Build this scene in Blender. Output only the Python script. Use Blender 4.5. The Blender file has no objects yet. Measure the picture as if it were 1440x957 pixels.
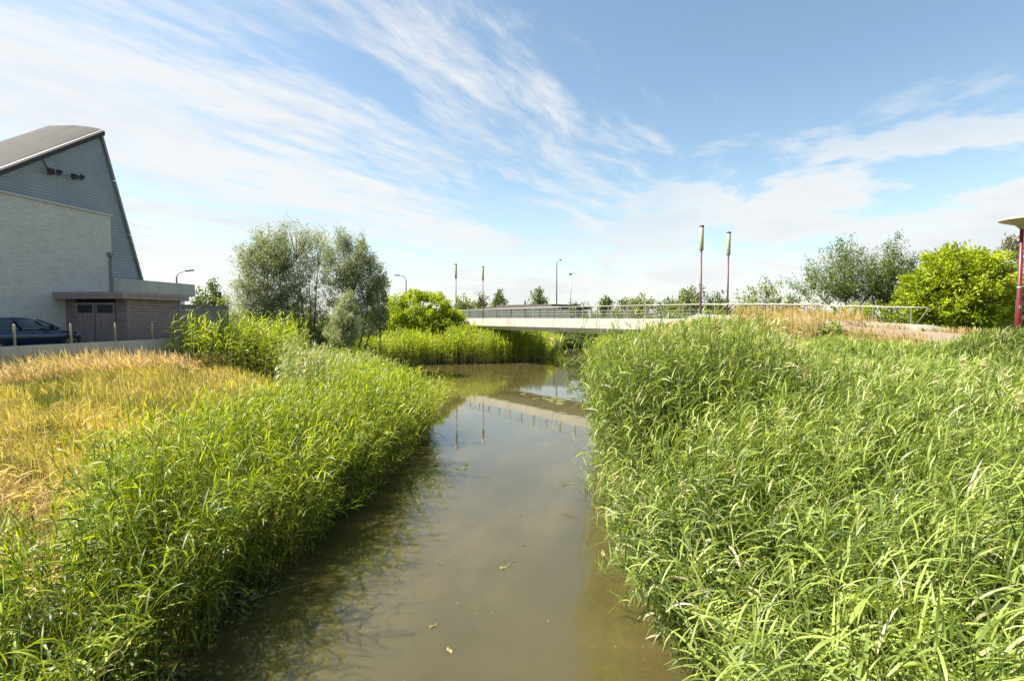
import bpy, bmesh, math, random
import numpy as np
from mathutils import Vector, Matrix
R = math.radians
rng = np.random.default_rng(7)
SC = bpy.context.scene
COL = SC.collection

# ------------------------------------------------------------------ camera, sky, sun, exposure
EYE = 5.1
PITCH = math.atan(33/720)
cam = bpy.data.cameras.new('camera'); camo = bpy.data.objects.new('camera', cam); COL.objects.link(camo)
cam.sensor_width = 36; cam.lens = 18; cam.clip_start = 0.05; cam.clip_end = 3000
camo.location = (0, 0, EYE); camo.rotation_euler = (math.pi/2 - PITCH, 0, 0)
SC.camera = camo

SUN_DIR = Vector((-1.0, 0.0, 1.34)).normalized()          # towards the sun
SUN_ELEV = math.asin(SUN_DIR.z)
SUN_ROT = math.atan2(SUN_DIR.x, SUN_DIR.y)
sl = bpy.data.lights.new('sun', 'SUN'); sl.energy = 5.0; sl.angle = R(0.55); sl.color = (1.0, 0.91, 0.75)
slo = bpy.data.objects.new('sun', sl); COL.objects.link(slo); slo.location = (-30, 10, 60)
slo.rotation_euler = SUN_DIR.to_track_quat('Z', 'Y').to_euler()
SC.view_settings.view_transform = 'Standard'; SC.view_settings.look = 'None'
SC.view_settings.exposure = 1.52; SC.view_settings.gamma = 1.0; SC.view_settings.use_curve_mapping = False

class NT:
    """tiny node helper"""
    def __init__(s, tree): s.t = tree; s.n = tree.nodes; s.l = tree.links
    def new(s, typ, ins=None, **kw):
        nd = s.n.new(typ)
        for k, v in kw.items(): setattr(nd, k, v)
        for k, v in (ins or {}).items():
            if isinstance(v, bpy.types.NodeSocket): s.l.new(v, nd.inputs[k])
            else: nd.inputs[k].default_value = v
        return nd
    def math(s, op, a, b=0.0, clamp=False):
        nd = s.n.new('ShaderNodeMath'); nd.operation = op; nd.use_clamp = clamp
        for i, v in enumerate((a, b)):
            if isinstance(v, bpy.types.NodeSocket): s.l.new(v, nd.inputs[i])
            else: nd.inputs[i].default_value = v
        return nd.outputs[0]
    def ramp(s, val, a, b, smooth=True):
        nd = s.new('ShaderNodeMapRange', {'Value': val, 'From Min': a, 'From Max': b})
        if smooth: nd.interpolation_type = 'SMOOTHSTEP'
        return nd.outputs[0]
    def mix(s, f, a, b, blend='MIX'):
        nd = s.n.new('ShaderNodeMix'); nd.data_type = 'RGBA'; nd.blend_type = blend
        for k, v in ((0, f), (6, a), (7, b)):
            if isinstance(v, bpy.types.NodeSocket): s.l.new(v, nd.inputs[k])
            elif k == 0: nd.inputs[k].default_value = v
            else: nd.inputs[k].default_value = (*v, 1) if len(v) == 3 else v
        return nd.outputs[2]
    def xyz(s, x, y, z):
        nd = s.n.new('ShaderNodeCombineXYZ')
        for i, v in enumerate((x, y, z)):
            if isinstance(v, bpy.types.NodeSocket): s.l.new(v, nd.inputs[i])
            else: nd.inputs[i].default_value = v
        return nd.outputs[0]
    def noise(s, vec, scale, detail=4, rough=0.5, dist=0.0):
        return s.new('ShaderNodeTexNoise', {'Vector': vec, 'Scale': scale, 'Detail': detail, 'Roughness': rough, 'Distortion': dist}).outputs[0]

w = bpy.data.worlds.new('World'); SC.world = w; w.use_nodes = True
T = NT(w.node_tree); T.n.clear()
sky = T.new('ShaderNodeTexSky', sky_type='NISHITA', sun_disc=False, sun_elevation=SUN_ELEV, sun_rotation=SUN_ROT,
            altitude=0.0, air_density=1.0, dust_density=0.6, ozone_density=1.5)
tc = T.new('ShaderNodeTexCoord')
sp = T.new('ShaderNodeSeparateXYZ', {0: tc.outputs['Generated']})
dx, dy, dz = sp.outputs
zc = T.math('MAXIMUM', dz, 0.03)
zz = T.math('ADD', zc, 0.05)
px = T.math('DIVIDE', dx, zz); py = T.math('DIVIDE', dy, zz)
al = T.math('ADD', T.math('MULTIPLY', px, .54), T.math('MULTIPLY', py, .84))
ac = T.math('SUBTRACT', T.math('MULTIPLY', px, .84), T.math('MULTIPLY', py, .54))
# high streaky cirrus, drawn out along one wind direction
warp = T.noise(T.xyz(px, py, 0.0), 0.55, 3, 0.5)
acw = T.math('ADD', ac, T.math('MULTIPLY', T.math('SUBTRACT', warp, 0.5), 0.55))
n1 = T.noise(T.xyz(T.math('MULTIPLY', al, 0.30), T.math('MULTIPLY', acw, 1.15), 3.1), 1.0, 9, 0.60, 0.08)
n2 = T.noise(T.xyz(T.math('MULTIPLY', al, 0.9), T.math('MULTIPLY', acw, 2.8), 8.7), 2.1, 8, 0.66, 0.15)
cir = T.math('ADD', T.math('MULTIPLY', n1, 0.58), T.math('MULTIPLY', n2, 0.42))
reg = T.ramp(ac, -0.35, -1.75)                           # cloudy half of the sky (left) to the clear half
thr = T.math('SUBTRACT', 0.63, T.math('MULTIPLY', reg, 0.17))
c1 = T.ramp(T.math('SUBTRACT', cir, thr), -0.06, 0.13)
c1 = T.math('MULTIPLY', c1, T.ramp(ac, 0.5, -0.9))
# low soft cloud banks towards the horizon
n3 = T.noise(T.xyz(T.math('MULTIPLY', dx, 2.2), T.math('MULTIPLY', dy, 2.2), T.math('MULTIPLY', dz, 7.0)), 2.1, 9, 0.57, 0.15)
low = T.math('MULTIPLY', T.ramp(dz, 0.40, 0.20), T.ramp(dx, 0.0, 0.42))
low2 = T.ramp(dz, 0.20, 0.04)
thr3 = T.math('SUBTRACT', 0.66, T.math('MAXIMUM', T.math('MULTIPLY', low, 0.22), T.math('MULTIPLY', low2, 0.165)))
c3 = T.ramp(T.math('SUBTRACT', n3, thr3), -0.02, 0.09)
c3 = T.math('MULTIPLY', c3, T.math('MAXIMUM', low, low2))
cl = T.math('SUBTRACT', 1.0, T.math('MULTIPLY', T.math('SUBTRACT', 1.0, c1), T.math('SUBTRACT', 1.0, c3)))
cl = T.math('MULTIPLY', cl, 0.90)
haze = T.math('MULTIPLY', T.ramp(dz, 0.28, 0.0), 0.40)
glow = T.math('MULTIPLY', T.ramp(dx, -0.2, -0.95), 0.22)
base = T.mix(0.0, sky.outputs[0], (1, 1, 1))
tinted = T.mix(1.0, base, (1.24, 1.24, 1.10), 'MULTIPLY')
hz = T.mix(T.math('MAXIMUM', haze, glow), tinted, (4.6, 4.85, 4.95))
shade = T.ramp(n3, 0.75, 0.45)
ccol = T.mix(shade, (4.35, 4.6, 4.8), (5.15, 5.2, 5.2))
fin = T.mix(cl, hz, ccol)
bg = T.new('ShaderNodeBackground', {'Color': fin, 'Strength': 0.0635})
T.new('ShaderNodeOutputWorld', {0: bg.outputs[0]})

# ------------------------------------------------------------------ helpers
def tag(o, label=None, cat=None, group=None, kind=None):
    if label: o['label'] = label
    if cat: o['category'] = cat
    if group: o['group'] = group
    if kind: o['kind'] = kind
    return o
def empty(name, loc=(0, 0, 0), rz=0.0, parent=None):
    o = bpy.data.objects.new(name, None); COL.objects.link(o); o.location = loc; o.rotation_euler = (0, 0, rz)
    o.empty_display_size = 0.2
    if parent: o.parent = parent
    return o
def copy_tree(o, parent=None):
    c = o.copy(); COL.objects.link(c); c.parent = parent
    for ch in list(o.children): copy_tree(ch, c)
    return c
def link(name, me, mat, parent=None):
    o = bpy.data.objects.new(name, me); COL.objects.link(o)
    for m in (mat if isinstance(mat, (list, tuple)) else [mat]): me.materials.append(m)
    if parent: o.parent = parent
    return o
def np_mesh(name, V, F, attrs=None, matidx=None, smooth=False):
    """V (n,3), F (m,4) quads"""
    me = bpy.data.meshes.new(name); V = np.asarray(V, np.float32); F = np.asarray(F, np.int32)
    m, k = F.shape
    me.vertices.add(len(V)); me.vertices.foreach_set('co', V.ravel())
    me.loops.add(m*k); me.loops.foreach_set('vertex_index', F.ravel())
    me.polygons.add(m); me.polygons.foreach_set('loop_start', np.arange(0, m*k, k, dtype=np.int32))
    me.polygons.foreach_set('loop_total', np.full(m, k, np.int32))
    if matidx is not None: me.polygons.foreach_set('material_index', np.asarray(matidx, np.int32))
    me.polygons.foreach_set('use_smooth', np.full(m, smooth, bool))
    for an, av in (attrs or {}).items():
        a = me.attributes.new(an, 'FLOAT', 'POINT'); a.data.foreach_set('value', np.asarray(av, np.float32).ravel())
    me.update(calc_edges=True)
    return me

class MB:
    """collects boxes, tubes and prisms; build() links them as ONE mesh"""
    def __init__(s): s.bm = bmesh.new()
    def box(s, c, size, rz=0.0, rot=None, bev=0.0):
        M = Matrix.Translation(Vector(c)) @ (rot.to_4x4() if rot else Matrix.Rotation(rz, 4, 'Z')) @ Matrix.Diagonal((*size, 1))
        r = bmesh.ops.create_cube(s.bm, size=1, matrix=M)
        if bev:
            es = {e for v in r['verts'] for e in v.link_edges}
            bmesh.ops.bevel(s.bm, geom=list(es), offset=bev, segments=2, affect='EDGES')
        return s
    def bar(s, a, b, wd, ht, up=(0, 0, 1)):
        a, b = Vector(a), Vector(b); d = b-a; L = d.length; x = d.normalized(); u = Vector(up)
        y = u.cross(x)
        if y.length < 1e-4: y = Vector((0, 1, 0)).cross(x)
        y.normalize(); z = x.cross(y)
        rot = Matrix((x, y, z)).transposed()
        return s.box((a+b)/2, (L, wd, ht), rot=rot)
    def tube(s, pts, rad, n=8, cap=True):
        pts = [Vector(p) for p in pts]; rs = rad if isinstance(rad, (list, tuple)) else [rad]*len(pts)
        rings = []
        for i, p in enumerate(pts):
            d = (pts[min(i+1, len(pts)-1)]-pts[max(i-1, 0)]).normalized()
            a = d.orthogonal().normalized() if abs(d.z) < .99 else Vector((1, 0, 0))
            b = d.cross(a).normalized(); a = b.cross(d)
            rings.append([s.bm.verts.new(p+(a*math.cos(t)+b*math.sin(t))*rs[i]) for t in [2*math.pi*k/n for k in range(n)]])
        for r0, r1 in zip(rings, rings[1:]):
            for k in range(n): s.bm.faces.new((r0[k], r0[(k+1) % n], r1[(k+1) % n], r1[k])).smooth = True
        if cap:
            s.bm.faces.new(rings[0][::-1]); s.bm.faces.new(rings[-1])
        return s
    def lathe(s, c, prof, n=20):
        c = Vector(c); rings = [[s.bm.verts.new(c+Vector((r*math.cos(2*math.pi*k/n), r*math.sin(2*math.pi*k/n), z))) for k in range(n)] for r, z in prof]
        for r0, r1 in zip(rings, rings[1:]):
            for k in range(n): s.bm.faces.new((r0[k], r0[(k+1) % n], r1[(k+1) % n], r1[k])).smooth = True
        s.bm.faces.new(rings[0][::-1]); s.bm.faces.new(rings[-1])
        return s
    def prism(s, poly, off):
        """poly: list of 3D points, extruded by the vector off"""
        off = Vector(off); a = [s.bm.verts.new(Vector(p)) for p in poly]; b = [s.bm.verts.new(Vector(p)+off) for p in poly]
        s.bm.faces.new(a[::-1]); s.bm.faces.new(b); n = len(a)
        for k in range(n): s.bm.faces.new((a[k], a[(k+1) % n], b[(k+1) % n], b[k]))
        return s
    def loft(s, rings, close=True, cap=True, smooth=True):
        rr = [[s.bm.verts.new(Vector(p)) for p in r] for r in rings]; n = len(rr[0])
        for r0, r1 in zip(rr, rr[1:]):
            for k in range(n if close else n-1): s.bm.faces.new((r0[k], r0[(k+1) % n], r1[(k+1) % n], r1[k])).smooth = smooth
        if cap and close: s.bm.faces.new(rr[0][::-1]); s.bm.faces.new(rr[-1])
        return s
    def build(s, name, mat, parent=None, bev=0.0):
        bmesh.ops.recalc_face_normals(s.bm, faces=s.bm.faces)
        me = bpy.data.meshes.new(name); s.bm.to_mesh(me); s.bm.free()
        o = link(name, me, mat, parent)
        if bev:
            m = o.modifiers.new('bevel', 'BEVEL'); m.width = bev; m.segments = 2; m.limit_method = 'ANGLE'
        return o

def P(u, v, D):
    """a pixel of the 1440x957 photograph at forward distance D as a world point"""
    x = (u-720)/720; yu = (478.5-v)/720; c, s_ = math.cos(PITCH), math.sin(PITCH)
    d = Vector((x, c+yu*s_, -s_+yu*c)); return Vector((0, 0, EYE)) + d*(D/d.y)

# ------------------------------------------------------------------ materials
def mat(name):
    m = bpy.data.materials.new(name); m.use_nodes = True; m.node_tree.nodes.clear(); return m, NT(m.node_tree)
def pbr(name, col, rough=0.6, metal=0.0, var=0.12, scale=4.0, bump=0.0, bscale=40.0, spec=0.5, stain=None, stretch=None):
    m, t = mat(name)
    c = t.new('ShaderNodeTexCoord').outputs['Object']
    if stretch: c2 = t.new('ShaderNodeMapping', {'Vector': c, 'Scale': stretch}).outputs[0]
    else: c2 = c
    n = t.noise(c2, scale, 6, 0.62)
    dark = tuple(x*(1-var*1.6) for x in col); lite = tuple(min(1, x*(1+var)) for x in col)
    cc = t.mix(t.ramp(n, .3, .7), dark, lite)
    if stain:
        n2 = t.noise(c2, scale*.35, 8, 0.7)
        cc = t.mix(t.math('MULTIPLY', t.ramp(n2, .52, .72), stain[3]), cc, stain[:3])
    b = t.new('ShaderNodeBsdfPrincipled', {'Base Color': cc, 'Roughness': rough, 'Metallic': metal, 'Specular IOR Level': spec})
    if bump:
        bn = t.new('ShaderNodeBump', {'Height': t.noise(c, bscale, 4), 'Strength': bump, 'Distance': 0.02})
        t.l.new(bn.outputs[0], b.inputs['Normal'])
    t.new('ShaderNodeOutputMaterial', {0: b.outputs[0]})
    return m
def leafmat(name, c0, c1, dry=(.36, .27, .12), trans=0.38, tmul=(1.5, 1.45, .55), rough=0.42, spec=0.45):
    c0 = tuple(.62*v for v in c0); c1 = tuple(.72*v for v in c1); dry = tuple(.74*v for v in dry)
    m, t = mat(name)
    ti = t.new('ShaderNodeAttribute', attribute_name='tint').outputs['Fac']
    dr = t.new('ShaderNodeAttribute', attribute_name='dry').outputs['Fac']
    cc = t.mix(ti, c0, c1); cc = t.mix(dr, cc, dry)
    b = t.new('ShaderNodeBsdfPrincipled', {'Base Color': cc, 'Roughness': rough, 'Specular IOR Level': spec})
    tr = t.new('ShaderNodeBsdfTranslucent', {'Color': t.mix(1.0, cc, tmul, 'MULTIPLY')})
    mx = t.new('ShaderNodeMixShader', {0: trans, 1: b.outputs[0], 2: tr.outputs[0]})
    t.new('ShaderNodeOutputMaterial', {0: mx.outputs[0]})
    return m

M = {}
M['concrete'] = pbr('concrete', (.42, .42, .38), .85, var=.10, scale=1.5, bump=.25, bscale=30, stain=(.22, .24, .17, .5), stretch=(1, 1, .35))
M['pale_concrete'] = pbr('pale_concrete', (.37, .358, .33), .8, var=.06, scale=.8, bump=.1, stain=(.25, .24, .20, .7), stretch=(1, 1, .4))
M['soffit'] = pbr('soffit', (.52, .53, .52), .85, var=.10, scale=1.0)
M['steel'] = pbr('steel', (.28, .262, .23), .45, metal=.35, var=.08, scale=3)
M['bluesteel'] = pbr('bluesteel', (.34, .37, .40), .45, metal=.4, var=.05)
M['redpaint'] = pbr('redpaint', (.15, .016, .028), .4, var=.10, scale=3)
M['maroon'] = pbr('maroon', (.075, .02, .03), .45, var=.10, scale=3)
M['lantern'] = pbr('lantern', (.34, .32, .22), .35, var=.08, scale=6)
M['darkmetal'] = pbr('darkmetal', (.03, .03, .032), .4, var=.1)
M['white'] = pbr('white', (.75, .76, .76), .6, var=.04, stain=(.5, .5, .45, .4))
M['timber'] = pbr('timber', (.27, .205, .195), .7, var=.16, scale=1.6, stretch=(1, 1, 6), bump=.15, bscale=60)
M['timber_light'] = pbr('timber_light', (.30, .235, .225), .65, var=.12, scale=1.6, stretch=(3, 3, .6), bump=.15, bscale=60)
M['gap'] = pbr('gap', (.02, .017, .016), .9, var=.05)
M['roofing'] = pbr('roofing', (.056, .055, .060), .85, var=.12, scale=.6, stain=(.05, .048, .048, .5), stretch=(1, .3, 1), spec=.2)
M['trim'] = pbr('trim', (.40, .40, .38), .45, metal=.2, var=.06)
M['edging'] = pbr('edging', (.20, .21, .22), .5, metal=.3, var=.06)
M['darkroof'] = pbr('darkroof', (.10, .095, .09), .7)
M['asphalt'] = pbr('asphalt', (.09, .088, .085), .9, var=.15, scale=2, bump=.3, bscale=80)
M['cable'] = pbr('cable', (.05, .05, .05), .6)
M['bark'] = pbr('bark', (.13, .10, .07), .9, var=.25, scale=6, bump=.6, bscale=25, stretch=(1, 1, .3))
M['rubber'] = pbr('rubber', (.02, .02, .02), .8)
M['rim'] = pbr('rim', (.35, .35, .36), .3, metal=.8)
M['carpaint'] = pbr('carpaint', (.010, .026, .070), .12, metal=.2, var=.05, spec=.8)
M['carglass'] = pbr('carglass', (.012, .02, .022), .04, var=.02, spec=1.0)
M['headlamp'] = pbr('headlamp', (.25, .26, .27), .1, spec=.9)
M['windowglass'] = pbr('windowglass', (.012, .014, .016), .08, var=.02, spec=.8)
M['farglass'] = pbr('farglass', (.22, .27, .24), .25, var=.15, scale=.6)
M['greyboard'] = pbr('greyboard', (.17, .16, .155), .7, var=.08)
M['twig'] = pbr('twig', (.30, .25, .13), .8)
M['signback'] = pbr('signback', (.28, .29, .30), .5, metal=.3)

def mk_brick():
    m, t = mat('white_brick')
    c = t.new('ShaderNodeTexCoord').outputs['Object']; s = t.new('ShaderNodeSeparateXYZ', {0: c}).outputs
    v = t.xyz(t.math('ADD', s[1], s[0]), s[2], 0.0)
    br = t.new('ShaderNodeTexBrick', {'Vector': v, 'Color1': (.66, .65, .61, 1), 'Color2': (.54, .53, .50, 1), 'Mortar': (.34, .335, .32, 1),
               'Scale': 1.0, 'Mortar Size': .011, 'Mortar Smooth': .3, 'Bias': -.1, 'Brick Width': .26, 'Row Height': .08})
    n = t.noise(t.new('ShaderNodeMapping', {'Vector': c, 'Scale': (1, 1, 1.6)}).outputs[0], .9, 7, .7)
    cc = t.mix(t.math('MULTIPLY', t.ramp(n, .35, .7), .35), br.outputs[0], (.40, .38, .34))
    bp = t.new('ShaderNodeBump', {'Height': br.outputs[1], 'Strength': .5, 'Distance': -.02})
    b = t.new('ShaderNodeBsdfPrincipled', {'Base Color': cc, 'Roughness': .85, 'Normal': bp.outputs[0]})
    t.new('ShaderNodeOutputMaterial', {0: b.outputs[0]}); return m
M['brick'] = mk_brick()
def mk_clad():
    m, t = mat('corrugated_cladding')
    c = t.new('ShaderNodeTexCoord').outputs['Object']; s = t.new('ShaderNodeSeparateXYZ', {0: c}).outputs
    wv = t.math('SINE', t.math('MULTIPLY', s[2], 2*math.pi/.15))
    n = t.noise(c, .7, 6, .6)
    cc = t.mix(t.ramp(n, .3, .7), (.26, .295, .33), (.31, .345, .38))
    # seams between sheets
    seam = t.math('LESS_THAN', t.math('FRACT', t.math('MULTIPLY', s[1], 1/5.2)), .006)
    groove = t.ramp(wv, -.55, -.95)
    cc = t.mix(t.math('MULTIPLY', t.math('MAXIMUM', seam, groove), .32), cc, (.06, .07, .08))
    bp = t.new('ShaderNodeBump', {'Height': wv, 'Strength': .6, 'Distance': .02})
    b = t.new('ShaderNodeBsdfPrincipled', {'Base Color': cc, 'Roughness': .42, 'Metallic': .35, 'Normal': bp.outputs[0]})
    t.new('ShaderNodeOutputMaterial', {0: b.outputs[0]}); return m
M['clad'] = mk_clad()
def mk_ground():
    m, t = mat('ground')
    c = t.new('ShaderNodeTexCoord').outputs['Object']
    dr = t.new('ShaderNodeAttribute', attribute_name='dry').outputs['Fac']
    n = t.noise(c, 1.3, 8, .65); n2 = t.noise(c, 9.0, 6, .7)
    g = t.mix(t.ramp(n, .3, .7), (.018, .022, .008), (.035, .042, .013))
    d = t.mix(t.ramp(n2, .3, .7), (.11, .08, .03), (.24, .19, .075))
    cc = t.mix(dr, g, d)
    z = t.new('ShaderNodeSeparateXYZ', {0: c}).outputs[2]
    cc = t.mix(t.ramp(z, .35, .05), cc, (.028, .022, .013))           # wet mud at the waterline
    bp = t.new('ShaderNodeBump', {'Height': n2, 'Strength': .8, 'Distance': .08})
    b = t.new('ShaderNodeBsdfPrincipled', {'Base Color': cc, 'Roughness': .95, 'Normal': bp.outputs[0]})
    t.new('ShaderNodeOutputMaterial', {0: b.outputs[0]}); return m
M['ground'] = mk_ground()
def mk_water():
    m, t = mat('murky_water')
    c = t.new('ShaderNodeTexCoord').outputs['Object']
    n = t.noise(c, .35, 5, .55, .6)
    cc = t.mix(t.ramp(n, .3, .7), (.058, .049, .018), (.074, .063, .025))
    # drowned weed showing through as dim dark tufts
    n3 = t.noise(c, 2.3, 7, .72, .3); n4 = t.noise(c, .45, 2, .5)
    wd = t.math('MULTIPLY', t.ramp(n3, .60, .72), t.ramp(n4, .46, .60))
    cc = t.mix(t.math('MULTIPLY', wd, .85), cc, (.022, .024, .012))
    # floating specks
    vo = t.new('ShaderNodeTexVoronoi', {'Vector': c, 'Scale': 5.0, 'Randomness': 1.0})
    sk = t.math('MULTIPLY', t.math('LESS_THAN', vo.outputs['Distance'], .055), t.math('GREATER_THAN', t.noise(c, 1.1, 3), .55))
    cc = t.mix(t.math('MULTIPLY', sk, .6), cc, (.40, .38, .24))
    b1 = t.noise(t.new('ShaderNodeMapping', {'Vector': c, 'Scale': (1, .45, 1)}).outputs[0], 2.2, 3, .5, .4)
    b2 = t.noise(c, 11, 3, .5)
    h = t.math('ADD', t.math('MULTIPLY', b1, .8), t.math('MULTIPLY', b2, .08))
    bp = t.new('ShaderNodeBump', {'Height': h, 'Strength': .035, 'Distance': .10})
    b = t.new('ShaderNodeBsdfPrincipled', {'Base Color': cc, 'Roughness': .02, 'IOR': 1.48, 'Specular IOR Level': .85, 'Normal': bp.outputs[0],
               'Subsurface Weight': 1.0, 'Subsurface Radius': (.8, .7, .45), 'Subsurface Scale': .22}, subsurface_method='BURLEY')
    t.new('ShaderNodeOutputMaterial', {0: b.outputs[0]}); return m
M['water'] = mk_water()
def mk_path():
    m, t = mat('red_brick_path')
    c = t.new('ShaderNodeTexCoord').outputs['Object']
    br = t.new('ShaderNodeTexBrick', {'Vector': c, 'Color1': (.25, .18, .13, 1), 'Color2': (.20, .145, .108, 1), 'Mortar': (.17, .13, .10, 1),
               'Scale': 1.0, 'Mortar Size': .012, 'Brick Width': .21, 'Row Height': .105})
    n = t.noise(c, 1.1, 7, .7)
    cc = t.mix(t.math('MULTIPLY', t.ramp(n, .4, .7), .45), br.outputs[0], (.29, .235, .165))
    b = t.new('ShaderNodeBsdfPrincipled', {'Base Color': cc, 'Roughness': .9})
    t.new('ShaderNodeOutputMaterial', {0: b.outputs[0]}); return m
M['path'] = mk_path()
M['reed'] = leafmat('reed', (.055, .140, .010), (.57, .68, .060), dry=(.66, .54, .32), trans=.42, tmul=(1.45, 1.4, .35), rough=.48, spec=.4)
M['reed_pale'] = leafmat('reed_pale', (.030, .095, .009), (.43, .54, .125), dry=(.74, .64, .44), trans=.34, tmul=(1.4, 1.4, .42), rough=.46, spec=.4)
M['reed_grey'] = leafmat('reed_grey', (.09, .17, .03), (.48, .56, .17), dry=(.66, .58, .40), trans=.36, tmul=(1.4, 1.4, .45), rough=.45)
M['drygrass'] = leafmat('drygrass', (.60, .57, .065), (1.0, .85, .22), dry=(.92, .70, .43), trans=.44, tmul=(1.15, 1.12, .7), rough=.6, spec=.2)
M['grass'] = leafmat('grass', (.11, .19, .022), (.36, .40, .06), dry=(.52, .42, .18), trans=.4, tmul=(1.4, 1.35, .45), rough=.5)
M['willow'] = leafmat('willow', (.18, .23, .085), (.52, .57, .33), trans=.36, tmul=(1.35, 1.35, .75), rough=.5)
M['bush'] = leafmat('bush', (.16, .28, .012), (.60, .70, .032), trans=.42, tmul=(1.45, 1.35, .35), rough=.45)
M['green'] = leafmat('green', (.085, .15, .03), (.29, .38, .12), trans=.35, tmul=(1.5, 1.4, .5), rough=.45)
M['olive'] = leafmat('olive', (.13, .19, .03), (.36, .42, .10), trans=.33, tmul=(1.5, 1.4, .5), rough=.5)
M['goldleaf'] = leafmat('goldleaf', (.14, .15, .04), (.26, .24, .09), trans=.35, rough=.5)
M['lily'] = leafmat('lily', (.12, .16, .035), (.24, .25, .07), dry=(.45, .38, .15), trans=.1, rough=.35)

# ------------------------------------------------------------------ lie of the land
def vnoise(x, y, s, seed=0):
    a = np.sin(x*s*1.0+seed*1.7+1.3*np.sin(y*s*.9+seed))+np.sin(y*s*1.13+seed*2.9+1.1*np.sin(x*s*.83+2*seed))
    b = np.sin(x*s*2.3+y*s*1.7+seed*.7)+np.sin(y*s*2.6-x*s*1.2+seed*4.1)
    return (a+.5*b)/3.0
LY = [-40, 5, 7.5, 9, 11.3, 14.4, 18.8, 23.7, 27, 32, 40, 49, 53, 55, 56.2, 58, 60, 70, 82, 86]
LX = [-5.0, -5.2, -5.25, -5.2, -4.9, -4.5, -3.95, -4.1, -5.8, -8.6, -11.2, -13, -12.5, -9, -4.0, 1.8, 3.6, 5.6, 7.8, 9.5]
RY = [-40, 4, 7, 9, 12, 18, 32, 49, 60, 82, 86]
RX = [3.2, 3.05, 2.95, 2.80, 2.75, 3.6, 6.5, 9.9, 11.0, 12.8, 11]
def Ledge(y): return np.interp(y, LY, LX) + .18*np.sin(np.asarray(y)*1.9)
def Redge(y): return np.interp(y, RY, RX) + .18*np.sin(np.asarray(y)*2.3+1)
BA = np.array([-7.1, 64.6]); BS = np.array([.611, -.791]); BW = np.array([.791, .611])      # bridge axis frame
def bxy(s, w_): p = BA+BS*s+BW*w_; return float(p[0]), float(p[1])
PATHL = [(*bxy(-60, 8), 4.6), (*bxy(-25, 2.2), 4.9), (*bxy(-.5, 2.2), 4.9)]
PATHR = [(*bxy(33.0, 2.2), 4.92), (*bxy(40, 2.0), 4.62), (*bxy(45.5, .8), 4.28), (*bxy(50, -3.4), 4.05), (18.6, 16.5, 3.95), (19.5, 6, 3.9), (20, -30, 3.9)]
def polydist(x, y, pl):
    best = np.full(np.shape(x), 1e9); zb = np.zeros(np.shape(x))
    for (x0, y0, z0), (x1, y1, z1) in zip(pl, pl[1:]):
        dx_, dy_ = x1-x0, y1-y0; t = np.clip(((x-x0)*dx_+(y-y0)*dy_)/(dx_*dx_+dy_*dy_), 0, 1)
        d = np.hypot(x-x0-t*dx_, y-y0-t*dy_); z = z0+t*(z1-z0); k = d < best
        best = np.where(k, d, best); zb = np.where(k, z, zb)
    return best, zb
LPOLY = [(a, b, 0) for a, b in zip(LX, LY)]; RPOLY = [(a, b, 0) for a, b in zip(RX, RY)]
def bank(x, y):
    """(distance inland, on the left side?)"""
    l = Ledge(y)-x; r = x-Redge(y); end = np.asarray(y)-86.0
    dl = polydist(x, y, LPOLY)[0]; dr = polydist(x, y, RPOLY)[0]
    wob = .18*np.sin(np.asarray(y)*1.9)
    sl = np.where(np.interp(y, LY, LX) > x, dl, -dl)+wob*np.where(np.asarray(y) < 50, 1, .3); sr = np.where(x > np.interp(y, RY, RX), dr, -dr)+wob
    return np.maximum(np.maximum(sl, sr), end), l > r
def ground(x, y):
    x = np.asarray(x, float); y = np.asarray(y, float)
    d, left = bank(x, y)
    zl = np.interp(d, [-2, 0, .5, 3, 5, 8, 10, 13, 16], [-1.2, -.08, .15, .55, 1.2, 2.2, 2.6, 2.85, 2.95])
    zr = np.interp(d, [-2, 0, .5, 3, 6, 10, 13, 16, 30], [-1.2, -.08, .15, .6, 1.25, 2.4, 3.25, 3.7, 3.8])
    zl_far = np.interp(d, [-2, 0, .5, 3, 6, 12], [-1.2, -.08, .15, .6, 1.9, 3.3])
    f = np.clip((y-26)/10, 0, 1)
    z = np.where(left, zl*(1-f)+zl_far*f, zr)
    z = z + np.where(d > .3, .10*vnoise(x, y, .8)+.05*vnoise(x, y, 2.3, 3), 0)*np.clip(d/3, 0, 1)
    for pl, hw in ((PATHL, 2.7), (PATHR, 2.6)):
        dd, zz_ = polydist(x, y, pl)
        e = np.minimum(zz_-.02-np.maximum(0, dd-hw)*.75, np.maximum(d*1.6-.1, -1))
        z = np.where((dd < hw) & (d > 4), zz_-.02, np.maximum(z, e))
    # parking level behind the retaining wall
    kx = -17.6+.22*(y-17.6)-.25
    z = np.where((x < kx) & (y < 45) & (y > -60), np.minimum(z, 3.52), z)
    return z

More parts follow.
